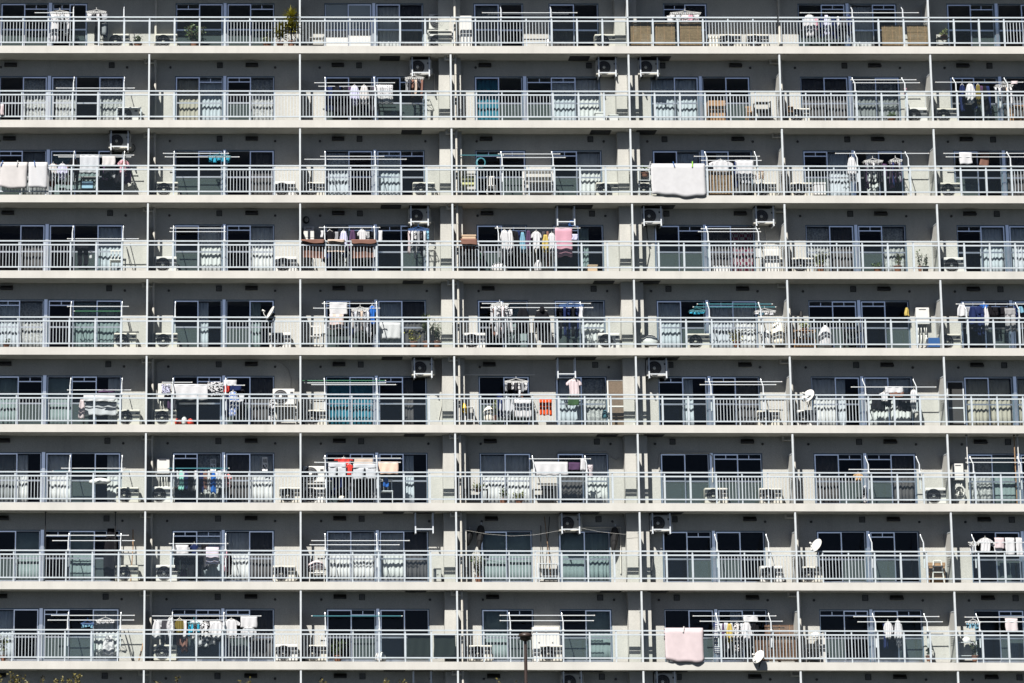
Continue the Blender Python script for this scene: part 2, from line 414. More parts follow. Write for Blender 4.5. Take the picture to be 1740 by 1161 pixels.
for r in range(NR):
    for c in range(7):
        bx = PX[c]; zf = zfloor(r); typ = 4 if r == 0 and c == 4 else 5 if r == 0 and c == 0 else 1 if c in (0,) or (c == 3 and r == 1) else 2 if c == 3 else 3
        part('wall', cached(('wall', typ, round(PX[c+1]-PX[c], 3)), lambda: wall_mesh(r, c)), (bx, 0, zf))
        code = CUR[r][c]; k = 0
        for a, b, n in spans(r, c):
            ww = b-a
            win = part('window', cached(('wf', round(ww, 3)), lambda: window_frame_mesh(ww)), (bx+a, DW, zf))
            pitch = (ww-0.07+SASH_W*(n-1))/n
            first = pick_rnd.choice((0, 0, 1))
            for i in range(n):
                cd = code[k] if k < len(code) else 'd'; k += 1
                outer = i % 2 == first
                sw = pitch; sx = 0.035+i*(pitch-SASH_W)
                yy = 0.032 if outer else 0.072
                bar = (cd in 'db' and pick_rnd.random() < 0.5)
                obj('sash', cached(('sash', round(sw, 3), bar, outer), lambda: sash_mesh(sw, bar, True, outer)), win, (sx, yy, 0))
                fr = cd in 'dD' and FROST.random() < 0.6
                gm = 'window_glass'
                if cd == 's': gm = 'panel_grey'
                obj('pane', cached(('paneU', round(sw, 3), gm, outer), lambda: pane_mesh(sw, False, gm, outer)), win, (sx, yy, 0))
                lm = 'white_enamel' if cd == 's' else 'frosted_glass' if fr else 'window_glass'
                obj('pane', cached(('paneL', round(sw, 3), lm, outer), lambda: pane_mesh(sw, True, lm, outer)), win, (sx, yy, 0))
                if r == 9: continue
                lo = cd.lower()
                if cd != 'd' and cd != 'D' and lo != 's':
                    half = cd.isupper(); cw = sw*(0.45 if half else 0.96)
                    va = pick_rnd.randrange(3); st = lo in 't' and pick_rnd.random() < 0.6
                    word, cm = CM[lo]
                    me = cached(('cur', round(cw, 2), va, st, lo), lambda: curtain_mesh(cw, va, st).mesh('curtain', cm, True))
                    off = sw*0.5 if half and i % 2 == 0 else 0.02
                    o = obj('curtain', me, None, (bx+a+sx+off, DW+0.20, zf))
                    thing(o, word+' curtain hanging inside the window', 'curtain', r, c, 'curtains behind the balcony windows')
        # mullion between the two windows of a bay
        if typ not in (2, 4):
            s1, s2 = spans(r, c)[:2]; mw = s2[0]-s1[1]
            part('mullion', cached(('mull', round(mw, 3)), lambda: MB().box(0.002, mw-0.002, -0.012, 0.14, 0, ZH-0.002).mesh('mullion', 'sash')), (bx+s1[1], DW, zf))

# ---- pillars at the two heavy partitions
pil = cached('pil', lambda: MB().box(-0.39, 0.39, 0.51, DW+0.02, 0, H-SLAB).mesh('pillar', 'pillar'))
for r in range(NR):
    for c in (3, 4): part('pillar', pil, (PX[c], 0, zfloor(r)))

# ---- partitions: a board 1.7 m tall, a post to the ceiling at its front edge
def board_mesh():
    mb = MB(); mb.box(-0.012, 0.012, DR+0.06, DW-0.03, 0.06, 1.72)
    return mb.mesh('partition', 'board')
def louver_mesh(s):
    mb = MB()
    for i in range(6): mb.box(s*0.012, s*0.024, DR+0.25, DW-0.2, 0.62+i*0.075, 0.645+i*0.075)
    return mb.mesh('louvers', 'board')
def pframe_mesh():
    mb = MB(); mb.box(-0.02, 0.02, DR+0.06, DW, 1.721, 1.755); mb.box(-0.02, 0.02, DW-0.03, DW-0.001, 0.0, 1.72); mb.box(-0.02, 0.02, DR+0.06, DW-0.03, 0.03, 0.06)
    return mb.mesh('frame', 'post_white')
ppost = MB().box(-0.03, 0.03, DR-0.035, DR+0.03, 0.0, H-SLAB-0.03).mesh('post', 'post_white')
bm_, fm_, lv_ = board_mesh(), pframe_mesh(), louver_mesh(-1)
for r in range(NR):
    for c in range(1, 7):
        if r == 0 and c in (1, 3, 5): continue      # the top storey's flats are two bays wide
        zb = zfloor(r); pt = part('partition', bm_, (PX[c], 0, zb))
        obj('post', ppost, pt); obj('frame', fm_, pt); obj('louvers', lv_, pt, kind='stuff')

# ---- railings: a run of pickets and a run of glass in each bay, posts every sixth of the bay
ZT, ZS, ZB = 1.06, 0.925, 0.135
PICK = {0: (0, 4), 1: (3, 6), 2: (0, 3), 3: (0, 4), 4: (3, 6), 5: (0, 3), 6: (3, 6)}
def rail_mesh(w, n, p0, p1, ea=0.032, eb=0.032):
    mb = MB(); q = w/n; y = DR
    a, b = ea, w-eb
    mb.box(a, b, y-0.035, y+0.035, ZT-0.022, ZT+0.022)
    mb.box(a, b, y-0.025, y+0.025, ZS-0.024, ZS+0.024)
    mb.box(a, b, y-0.025, y+0.025, ZB-0.022, ZB+0.022)
    for i in range(n+1):
        x = i*q
        pick = p0 < i < p1
        hw = 0.021 if pick else 0.032
        if i == n or (i == 0 and ea > 0):
            continue
        if not pick:
            mb.box(x-hw, x+hw, y-0.03, y+0.03, ZB+0.022, ZS-0.024)
        mb.box(x-0.022, x+0.022, y-0.02, y+0.02, ZS+0.024, ZT-0.022)
        mb.box(x-0.02, x+0.02, y-0.02, y+0.02, 0, ZB-0.022)
    return mb.mesh('railing', 'rail')
def pickets_mesh(w, n, p0, p1):
    mb = MB(); q = w/n; k = (p1-p0)*8
    for i in range(1, k):
        x = p0*q+(p1-p0)*q*i/k
        hw = 0.017 if i % 8 == 0 else 0.0095
        mb.box(x-hw, x+hw, DR-0.014, DR+0.014, ZB+0.022, ZS-0.024)
    return mb.mesh('pickets', 'rail')
for r in range(NR):
    for c in range(7):
        w = PX[c+1]-PX[c]; n = 7 if c in (0, 3) else 6; p0, p1 = PICK[c]
        key = (round(w, 3), p0, p1)
        rl = part('railing', cached(('rail', key, r == 0), lambda: rail_mesh(w, n, p0, p1, *((0.0 if c in (1, 3, 5) else 0.032, 0.0 if c in (0, 2, 4) else 0.032) if r == 0 else ()))), (PX[c], 0, zfloor(r)))
        obj('pickets', cached(('pick', key), lambda: pickets_mesh(w, n, p0, p1)), rl, kind='stuff')
        q = w/n
        gm = cached(('gp', round(q, 3)), lambda: MB().box(0.034, q-0.034, DR-0.004, DR+0.004, ZB+0.022, ZS-0.024).mesh('glass_panel', 'rail_glass'))
        for i in range(n):
            if not (p0 <= i < p1): obj('glass_panel', gm, rl, (i*q, 0, 0))
# ---- drain pipes
def drain(x, y, rad, elbow, mat):
    mb = MB(); h = H-SLAB
    mb.tube((x, y, 0), (x, y, h), rad, 10)
    for z in (0.35, 1.75): mb.tube((x, y, z-0.02), (x, y, z+0.02), rad*1.18, 10)
    mb.tube((x, y, h-0.14), (elbow, y, h-0.14), rad*0.9, 8); mb.tube((elbow, y, h-0.18), (elbow, y, h-0.001), rad*0.9, 8)
    return mb.mesh('drain_pipe', mat, False)
dp1 = drain(0.185, 0.29, 0.043, -0.16, 'pipe'); dp2 = drain(0.19, 0.745, 0.043, -0.18, 'pipe')
for r in range(NR):
    part('drain_pipe', dp1, (PX[3], 0, zfloor(r))); part('drain_pipe', dp2, (PX[1], 0, zfloor(r))); part('drain_pipe', dp2, (PX[5], 0, zfloor(r)))
# ---- vents under the ceiling
def hood_mesh():
    mb = MB(); mb.v += [(-.22, 0, .16), (.22, 0, .16), (.22, -.16, .05), (-.22, -.16, .05), (-.22, -.16, 0), (.22, -.16, 0), (.22, 0, 0), (-.22, 0, 0)]
    mb.f += [(0, 3, 2, 1), (3, 4, 5, 2), (4, 7, 6, 5), (0, 7, 4, 3), (1, 2, 5, 6)]
    mb.box(-.2, .2, -.168, -.161, .006, .014)
    return mb.mesh('vent_hood', 'vent_metal')
def grille_mesh():
    mb = MB(); mb.box(-.1, -.085, -.03, 0, 0, .2); mb.box(.085, .1, -.03, 0, 0, .2); mb.box(-.085, .085, -.03, 0, 0, .015); mb.box(-.085, .085, -.03, 0, .185, .2)
    for i in range(5): mb.box(-.085, .085, -.025, -.008, .03+i*.032, .045+i*.032)
    return mb.mesh('vent_grille', 'vent_metal')
cap = MB().lathe([(0.0, -0.04), (0.036, -0.04), (0.045, -0.025), (0.045, 0.0)], axis='Y', n=12).mesh('vent_cap', plain('cap_metal', (0.05, 0.05, 0.05)), True)
hm, gm_ = hood_mesh(), grille_mesh()
VH = {1: 3.62, 2: 1.36, 3: 1.28, 4: 3.92, 5: 3.55, 6: 1.36, 0: 1.3}
VG = {1: 2.48, 2: 2.12, 3: 4.98, 4: 1.33, 5: 2.48, 6: 2.32, 0: 4.9}
for r in range(NR):
    for c in range(7):
        zc = zfloor(r)+H-SLAB
        part('vent_hood', hm, (PX[c]+VH[c], DW, zc-0.25)); part('vent_grille', gm_, (PX[c]+VG[c], DW, zc-0.29))
        for off in ((0.72, 4.45) if c not in (0, 3) else (0.95, 5.45)):
            part('vent_cap', cap, (PX[c]+off, DW, zc-0.27))
# ---- escape hatches in the balcony ceilings, staggered storey by storey
def hatch_mesh():
    mb = MB(); mb.box(-.33, .33, .34, .86, -.030, -.007); mb.box(-.36, .36, .31, .88, -.016, -.0065)
    return mb.mesh('ceiling_hatch', 'dark_metal')
hh = hatch_mesh()
HT = {2: (3.2, 3.95), 3: (4.6, 5.3), 4: (1.2, 0.62)}
for r in range(NR):
    for c in HT:
        part('ceiling_hatch', hh, (PX[c]+HT[c][0 if r % 2 else 1], 0, zsoff(r)-0.0))
# window cabling: thin conduits on some walls
def conduit(r, pts, rad=0.014, mat='pipe_grey', Y=DW-0.03):
    P3 = [(W(x, y, Y)[0], Y, W(x, y, Y)[1]) for x, y in pts]
    part('conduit', MB().path(P3, rad, 6).mesh('conduit', mat))
conduit(6, [(945, 795), (945, 772), (949, 768), (1030, 768), (1037, 776), (1047, 782), (1052, 777)], 0.018)
conduit(6, [(1120, 800), (1120, 775), (1125, 770), (1205, 770), (1211, 776), (1211, 820)], 0.018, 'pipe')
conduit(7, [(990, 896), (1054, 896), (1055, 975)], 0.025, 'pipe')
conduit(5, [(466, 613), (480, 618), (490, 628), (495, 645), (494, 665)], 0.012)
conduit(5, [(266, 700), (266, 616), (280, 612)], 0.016); conduit(6, [(794, 774), (798, 780), (799, 850)], 0.014, 'pipe')
conduit(3, [(730, 375), (738, 378), (738, 445)], 0.022, 'pipe'); conduit(5, [(752, 640), (750, 690), (745, 715)], 0.014, 'pipe')
conduit(1, [(728, 122), (738, 126), (738, 160)], 0.02, 'pipe')
conduit(3, [(1098, 376), (1100, 400), (1104, 430), (1099, 455)], 0.012, 'black'); conduit(3, [(1300, 385), (1302, 405), (1306, 440)], 0.012, 'pipe')
conduit(1, [(1085, 125), (1083, 160)], 0.012, 'black')

# ------------------------------------------------------------------ air conditioners
def make_ac(w=0.78, h=0.54, d=0.28, casing='cream_enamel'):
    a = root('air_conditioner', (0, 0, 0))
    mb = MB().cbox(-w/2, w/2, -d, 0, 0.05, 0.05+h, 0.02)
    obj('casing', mb.mesh('casing', casing), a)
    fx, fz, fr = -w*0.14, 0.05+h*0.5, h*0.43
    f = MB().lathe([(0.0, -0.012), (fr*0.22, -0.012), (fr*0.22, -0.004), (fr*0.98, -0.004), (fr*0.98, -0.001)], (fx, -d, fz), 'Y', 20)
    fo = obj('fan', f.mesh('fan', 'grille', True), a)
    gd = MB()
    for rr in (0.45, 0.72, 1.0): gd.lathe([(fr*rr-0.008, -0.02), (fr*rr+0.006, -0.02), (fr*rr+0.006, -0.012), (fr*rr-0.008, -0.012)], (fx, -d, fz), 'Y', 20)
    for i in range(4):
        t = math.pi*i/4; gd.tube((fx-fr*math.cos(t), -d-0.022, fz-fr*math.sin(t)), (fx+fr*math.cos(t), -d-0.022, fz+fr*math.sin(t)), 0.004, 4)
    obj('guard', gd.mesh('guard', 'guard_metal'), fo)
    obj('hub', MB().lathe([(0.001, -0.034), (fr*0.2, -0.034), (fr*0.24, -0.02)], (fx, -d, fz), 'Y', 12).mesh('hub', casing, True), fo)
    ft = MB()
    for x in (-w*0.32, w*0.32): ft.box(x-0.05, x+0.05, -d-0.02, 0.0, 0.0, 0.049)
    obj('feet', ft.mesh('feet', 'dark_metal'), a)
    sv = MB().box(w/2+0.001, w/2+0.045, -d*0.75, -d*0.2, 0.1, 0.3)
    obj('valve_cover', sv.mesh('valve_cover', casing), a)
    lb = MB().box(w*0.30, w*0.44, -d-0.004, -d-0.0005, h*0.78, h*0.90)
    obj('label_plate', lb.mesh('label_plate', 'grille'), a)
    return a
AC = {'cream': make_ac(), 'white': make_ac(0.76, 0.56, 0.27, 'white_enamel')}
used = {'cream': False, 'white': False}
def ac(r, px, desc='air conditioner standing on the floor', kind=None, Y=0.80, z=None, py=None, group='air conditioners on the balcony floors'):
    kind = kind or ('white' if (r+int(px)) % 3 == 0 else 'cream')
    X, _ = W(px, 600 if py is None else py, Y); X, _ = W(px, 92+H and (92+131*r), Y)
    zz = zfloor(r) if z is None else z
    if used[kind]: o = copy_tree(AC[kind], None, (X, Y, zz))
    else: o = AC[kind]; o.location = (X, Y, zz); used[kind] = True
    thing(o, kind+' '+desc, 'air conditioner', r, bay_of(X), group)
    return o
FLOOR_AC = {0: [202, 283, 1028, 1240, 1286], 1: [218, 1357, 1556, 1606], 2: [284, 484, 533, 720, 1031, 1098, 1299, 1361, 1614],
            3: [282, 486, 1310, 1363, 1620], 4: [213, 283, 476, 806, 1034, 1186, 1612], 5: [219, 281, 536, 1305, 1369], 6: [217, 276, 494, 1216, 1309, 1590],
            7: [216, 284, 483, 1310, 1377], 8: [281, 487, 537, 816, 936]}
for r, l in FLOOR_AC.items():
    for px in l: ac(r, px)
# stacked pairs on a steel rack
def rack_thing(r, px, w=0.86, h=0.72, Y=0.83, legs=True):
    X, _ = W(px, 92+131*r, Y); zf = zfloor(r); mb = MB(); d = 0.36
    for sx in (-w/2, w/2):
        for y in (-d, 0): mb.box(sx-0.018, sx+0.018, y-0.018, y+0.018, 0, h)
        mb.box(sx-0.015, sx+0.015, -d+0.018, -0.018, h-0.03, h-0.002)
    for y in (-d, 0): mb.box(-w/2+0.018, w/2-0.018, y-0.015, y+0.015, h-0.03, h)
    o = obj('steel_rack', mb.mesh('steel_rack', 'white_enamel'), None, (X, Y, zf))
    thing(o, 'low steel rack carrying an air conditioner', 'rack', r, bay_of(X)); return zf+h
for r, px in ((0, 747), (6, 533), (5, 482)):
    z2 = rack_thing(r, px)
    if r != 5: ac(r, px, 'air conditioner under a steel rack', 'white', 0.80)
    ac(r, px, 'air conditioner on a steel rack', 'white', 0.80, z2)
# ceiling-hung brackets, some of them empty
def make_hang():
    a = root('ceiling_bracket', (0, 0, 0)); mb = MB(); w, d, h = 0.60, 0.34, 0.70
    for x in (-w/2, w/2):
        for y in (0, d): obj('hanger', cached('hgr', lambda: MB().box(-0.022, 0.022, -0.018, 0.018, -h, 0).mesh('hanger', 'steel')), a, (x, y, 0))
        obj('foot_rail', cached('frl', lambda: MB().box(-0.02, 0.02, -0.06, d+0.06, -h-0.035, -h-0.001).mesh('foot_rail', 'steel')), a, (x, 0, 0))
    obj('crossbar', cached('xbr', lambda: MB().box(-w/2+0.022, w/2-0.022, -0.012, 0.012, -h+0.10, -h+0.135).mesh('crossbar', 'steel')), a)
    obj('crossbar', CACHE['xbr'], a, (0, d, 0))
    obj('top_plate', cached('tpl', lambda: MB().box(-w/2-0.06, w/2+0.06, -0.04, d+0.04, -0.012, -0.0065).mesh('top_plate', 'dark_metal')), a, (0, 0, -0.0065))
    return a
HANG = make_hang(); hu = False
def hang(r, px, full, kind='white'):
    global hu
    Y = 0.40; X, _ = W(px, 120+131*(r-1), Y); z = zsoff(r)-0.0065
    o = copy_tree(HANG, None, (X, Y, z)) if hu else HANG
    hu = True; o.location = (X, Y, z)
    thing(o, ('ceiling bracket carrying an air conditioner' if full else 'empty steel bracket hung from the ceiling'), 'bracket', r, bay_of(X), 'ceiling brackets')
    if full:
        a = ac(r, px, 'air conditioner hung under the ceiling', kind, 0.74, zsoff(r)-0.70, group='air conditioners hung from ceilings'); a.location.x = X
for r, px, f_, k in ((1, 715, 1, 'white'), (1, 1032, 1, 'cream'), (1, 1103, 1, 'cream'), (3, 713, 1, 'cream'), (3, 962, 0, ''), (3, 1109, 1, 'white'), (3, 1300, 1, 'cream'),
                     (5, 719, 1, 'cream'), (5, 963, 0, ''), (5, 1118, 1, 'white'), (7, 721, 0, ''), (7, 970, 1, 'cream'), (7, 1124, 1, 'white'), (2, 203, 1, 'cream'),
                     (9, 718, 0, ''), (9, 973, 1, 'cream'), (9, 1132, 1, 'white')):
    hang(r, px, f_, k)

# ------------------------------------------------------------------ laundry poles and their holders
def make_holder():
    a = root('pole_holder', (0, 0, 0))
    obj('upright', MB().box(-0.018, 0.018, -0.018, 0.018, -0.55, 0.32).mesh('upright', 'steel'), a)
    mb = MB(); mb.tube((0, 0, 0.32), (0, 0.34, 0.58), 0.016, 6); mb.tube((0, 0.17, 0.45), (0, 0.17, 0.50), 0.014, 6); mb.tube((0, 0.34, 0.58), (0, 0.36, 0.63), 0.014, 6)
    obj('arm', mb.mesh('arm', 'steel'), a)
    obj('clamp', MB().box(-0.035, 0.035, -0.05, 0.03, -0.03, 0.05).mesh('clamp', 'white_enamel'), a)
    return a
HOLD = make_holder(); hold_used = False
YP1, YP2 = DR+0.05+0.17, DR+0.05+0.34
def holder(r, px):
    global hold_used
    X, _ = W(px, 60+131*r, DR); z = zfloor(r)+ZT
    loc = (X, DR+0.055, z)
    o = copy_tree(HOLD, None, loc) if hold_used else HOLD
    hold_used = True; o.location = loc
    thing(o, 'steel pole holder clamped to railing', 'pole holder', r, bay_of(X), 'laundry pole holders')
def pole(r, x0, x1, y, Y=YP1, col='steel'):
    a, z = W(x0, y, Y); b, z2 = W(x1, y, Y); mb = MB().tube((0, 0, 0), (b-a, 0, z2-z), 0.015, 6)
    nm = {'steel': 'steel', 'cyan': plastic('cyan'), 'green': plastic('green'), 'white': 'white_enamel', 'blue': plastic('cyan')}[col]
    word = {'steel': 'steel', 'cyan': 'turquoise', 'green': 'green', 'white': 'white', 'blue': 'blue'}[col]
    o = obj('laundry_pole', mb.mesh('laundry_pole', nm), None, (a, Y, z))
    for e, xx in ((-1, 0.0), (1, b-a)):
        obj('end_cap', MB().tube((xx-0.02, 0, (0 if e < 0 else z2-z)), (xx+0.02, 0, (0 if e < 0 else z2-z)), 0.019, 6).mesh('end_cap', 'white_enamel'), o)
    thing(o, word+' laundry pole above the railing', 'pole', r, bay_of((a+b)/2), 'laundry poles', (a+b)/2)
HOLDERS = {0: [124, 210, 852, 937, 1450, 1536], 1: [124, 210, 553, 637, 1455, 1540, 1627, 1715], 2: [124, 210, 295, 381, 553, 638, 854, 941, 1203, 1288, 1459, 1546, 1720],
           3: [122, 208, 294, 381, 552, 637, 848, 1205, 1291], 4: [119, 206, 297, 552, 641, 855, 990, 1207, 1295, 1645, 1735], 5: [118, 206, 293, 383, 552, 641, 1210, 1299, 1473, 1560],
           6: [117, 206, 294, 381, 553, 641, 908, 998, 1478, 1565, 1657, 1738], 7: [115, 204, 294, 383, 553, 641, 1220, 1308, 1484, 1572, 1660], 8: [114, 204, 292, 380, 553, 645, 868, 958, 1222, 1312, 1490, 1578, 1667]}
for r, l in HOLDERS.items():
    for px in l: holder(r, px)
POLES = [(0, 60, 125, 22), (0, 820, 980, 22), (0, 830, 965, 24, YP2), (0, 1360, 1560, 22), (1, 96, 228, 150), (1, 535, 670, 141), (1, 542, 660, 147, YP2), (1, 1446, 1556, 136, YP2), (1, 1450, 1562, 141), (1, 1590, 1738, 140),
         (2, 92, 227, 264), (2, 100, 222, 267, YP2), (2, 278, 388, 261, YP2), (2, 281, 406, 267), (2, 517, 690, 271), (2, 545, 652, 266, YP2), (2, 780, 855, 264, YP2, 'cyan'), (2, 847, 951, 262, YP2), (2, 845, 960, 268), (2, 1180, 1290, 266, YP2), (2, 1192, 1293, 273), (2, 1420, 1578, 261), (2, 1604, 1740, 261, YP2), (2, 1608, 1740, 267),
         (3, 115, 235, 406), (3, 290, 382, 388, YP2), (3, 289, 383, 394), (3, 543, 645, 387), (3, 842, 985, 388), (3, 1187, 1292, 394), (3, 1192, 1290, 389, YP2), (4, 115, 218, 521), (4, 126, 206, 529, YP1, 'green'), (4, 533, 645, 524), (4, 548, 640, 516, YP2), (4, 820, 1003, 516, YP2), (4, 818, 1007, 523), (4, 1178, 1318, 522, YP1, 'cyan'), (4, 1185, 1312, 517, YP2, 'cyan'), (4, 1625, 1740, 517),
         (5, 115, 222, 663), (5, 276, 326, 650, YP2), (5, 280, 415, 655), (5, 513, 655, 647, YP2, 'green'), (5, 530, 672, 654), (5, 518, 655, 651, YP2), (5, 787, 908, 637, 0.6, 'white'), (5, 1190, 1318, 654), (5, 1199, 1328, 649, YP2), (5, 1447, 1590, 658),
         (6, 105, 212, 796), (6, 90, 222, 801, YP1, 'cyan'), (6, 285, 389, 796, YP1, 'cyan'), (6, 535, 680, 786), (6, 550, 680, 779, YP2), (6, 900, 1003, 780), (6, 1443, 1565, 798), (6, 1641, 1740, 779, YP2), (6, 1642, 1740, 786),
         (7, 80, 218, 910, YP2), (7, 90, 228, 919), (7, 288, 387, 924), (7, 530, 695, 919, YP2), (7, 527, 678, 926), (7, 1646, 1740, 922), (8, 88, 228, 1046, YP2), (8, 82, 227, 1054), (8, 257, 443, 1047, YP2), (8, 262, 385, 1054),
         (8, 530, 683, 1047, YP1, 'blue'), (8, 850, 1010, 1046, YP2), (8, 850, 1008, 1055), (8, 1178, 1318, 1047, YP2), (8, 1190, 1329, 1056), (8, 1451, 1595, 1048, YP2), (8, 1458, 1601, 1057), (8, 1640, 1740, 1049, YP2), (8, 1641, 1740, 1057)]
for p in POLES: pole(*p)

# ------------------------------------------------------------------ laundry
CLC = {'white': (0.57, 0.57, 0.585), 'offwhite': (0.56, 0.54, 0.535), 'cream': (0.50, 0.45, 0.36), 'pink': (0.56, 0.31, 0.38), 'pale pink': (0.60, 0.51, 0.525), 'brown': (0.21, 0.115, 0.09),
       'beige': (0.52, 0.42, 0.35), 'grey': (0.30, 0.31, 0.33), 'pale grey': (0.50, 0.52, 0.55), 'black': (0.015, 0.015, 0.018), 'navy': (0.02, 0.03, 0.09), 'blue': (0.03, 0.13, 0.45), 'sky blue': (0.17, 0.34, 0.45),
       'mint': (0.30, 0.62, 0.55), 'purple': (0.085, 0.05, 0.10), 'lavender': (0.55, 0.55, 0.72), 'olive': (0.16, 0.13, 0.04), 'yellow': (0.48, 0.37, 0.11), 'orange': (0.72, 0.10, 0.025), 'red': (0.60, 0.06, 0.05), 'peach': (0.74, 0.54, 0.44),
       'green': (0.05, 0.10, 0.04), 'black green': (0.022, 0.028, 0.025), 'dark grey': (0.06, 0.06, 0.07), 'cyan': (0.04, 0.30, 0.44), 'tan': (0.50, 0.33, 0.18)}
def clothmat(col, pat=None, col2=None, scale=10):
    return fabric('cloth_'+col.replace(' ', '_')+('' if not pat else '_'+pat+'_'+str(col2).replace(' ', '_')+str(scale)), CLC[col], 0.18, 0.0, pat, CLC[col2] if col2 else None, scale)
gr = random.Random(21)
def cloth_part(mb, x0, x1, z0, z1, nx, nz, amp, folds, lo, hi, y=0.0):
    """cloth from z1 down to z0; lo(b), hi(b): its edges as fractions of the width at the depth b"""
    ph = gr.random()*6; w = x1-x0; h = z1-z0; sl = gr.uniform(-0.05, 0.05); wv = gr.uniform(0.6, 1.4)
    def fn(a, b):
        L, Rr = lo(b), hi(b); u = L+(Rr-L)*a
        s = math.sin(a*folds*6.283*wv+ph+b*1.2)
        return (x0+w*u+0.012*math.sin(b*7+ph)*b, y+amp*s*(0.25+0.75*b), z1-h*b*(1+0.05*s*b*0.6+sl*(a-.5)*b))
    mb.sheet(nx, nz, fn, 0.012)
KW = {'shirt': 'long-sleeved shirt', 'tee': 'T-shirt', 'towel': 'towel', 'sheet': 'bed sheet', 'trousers': 'trousers', 'dress': 'long garment', 'small': 'small garment', 'jacket': 'hooded jacket'}
KN = {'shirt': 'shirt', 'tee': 'shirt', 'towel': 'towel', 'sheet': 'bed_sheet', 'trousers': 'trousers', 'dress': 'garment', 'small': 'small_garment', 'jacket': 'jacket'}
def hang_cloth(r, kind, col, x0, y0, x1, y1, Y=YP1, pat=None, col2=None, scale=10, how='on a pole'):
    a, zt = W(x0, y0, Y); b, zb = W(x1, y1, Y); w = b-a; h = zt-zb; mb = MB()
    c0, c1 = (lambda t: 0.0), (lambda t: 1.0)
    if kind in ('towel', 'sheet'):
        n = max(6, int(w/0.05)); cloth_part(mb, 0, w, -h, 0, n, 8, 0.018, max(1.0, w/0.28), c0, c1)
        # the short end behind the pole
        cloth_part(mb, 0.01, w-0.01, -h*0.72, 0.006, n, 5, 0.012, max(1.0, w/0.3), c0, c1, 0.045)
        mb.tube((0, 0.022, 0.004), (w, 0.022, 0.004), 0.024, 6)
    elif kind in ('shirt', 'tee', 'jacket'):
        sl = 0.72 if kind != 'tee' else 0.36; bw = 0.60
        sh = lambda t: max(0.0, 0.34-2.6*t) if t < 0.13 else 0.0
        lo = lambda t: (0.36-2.4*t if t < 0.07 else 0.19)
        cloth_part(mb, 0, w, -h, 0, 10, 10, 0.03, 2.2, lo, lambda t: 1-lo(t))
        for s in (0, 1):
            def slo(t, s=s): return (0.20-0.20*min(1, t*2.2)) if s == 0 else 0.80-0.02*t
            def shi(t, s=s): return (0.27-0.10*t) if s == 0 else 0.80+0.20*min(1, t*2.2)
            cloth_part(mb, 0, w, -h*sl, -h*0.035, 4, 6, 0.02, 1.0, slo, shi, 0.012)
        if kind == 'jacket':
            mb.lathe([(0.001, 0.13), (0.07, 0.11), (0.10, 0.03), (0.10, -0.06), (0.02, -0.10)], (w/2, 0.02, 0.0), 'Z', 10)
    elif kind == 'trousers':
        cloth_part(mb, 0, w, -h*0.3, 0, 8, 4, 0.02, 1.5, c0, c1)
        cloth_part(mb, 0, w, -h, -h*0.27, 5, 7, 0.02, 1.0, lambda t: 0.0, lambda t: 0.48-0.05*t, 0.005)
        cloth_part(mb, 0, w, -h*0.98, -h*0.27, 5, 7, 0.02, 1.0, lambda t: 0.52+0.05*t, lambda t: 1.0, -0.005)
    elif kind == 'dress':
        cloth_part(mb, 0, w, -h, 0, 8, 10, 0.035, 1.8, lambda t: 0.25*(1-min(1, t*3))+0.04*math.sin(t*6), lambda t: 1-0.25*(1-min(1, t*3)))
    else:
        cloth_part(mb, 0, w, -h, 0, 4, 6, 0.02, 0.8, lambda t: 0.08*math.sin(t*5), lambda t: 1-0.12*t)
    me = mb.mesh(KN[kind], clothmat(col, pat, col2, scale), True)
    o = obj(KN[kind], me, None, (a, Y, zt))
    pw = {'dots': 'dotted ', 'stripes': 'striped ', 'bands': 'striped ', 'plaid': 'checked ', 'blotch': 'patterned ', None: ''}[pat]
    thing(o, pw+col+' '+KW[kind]+' '+how, KN[kind].replace('_', ' '), r, bay_of(a+w/2), 'laundry hung out to dry', a+w/2)
    if kind in ('shirt', 'tee', 'jacket'):
        hz = MB(); hz.path([(w*0.2, 0.01, -0.03), (w*0.5, 0.01, 0.035), (w*0.8, 0.01, -0.03)], 0.008, 5); hz.tube((w*0.5, 0.01, 0.03), (w*0.5, 0.01, 0.09), 0.006, 5)
        ho = obj('clothes_hanger', hz.mesh('clothes_hanger', 'white_enamel'), None, (a, Y, zt))
        thing(ho, 'hanger in a '+pw+col+' '+KW[kind], 'hanger', r, bay_of(a+w/2), 'clothes hangers', a+w/2)
    return o
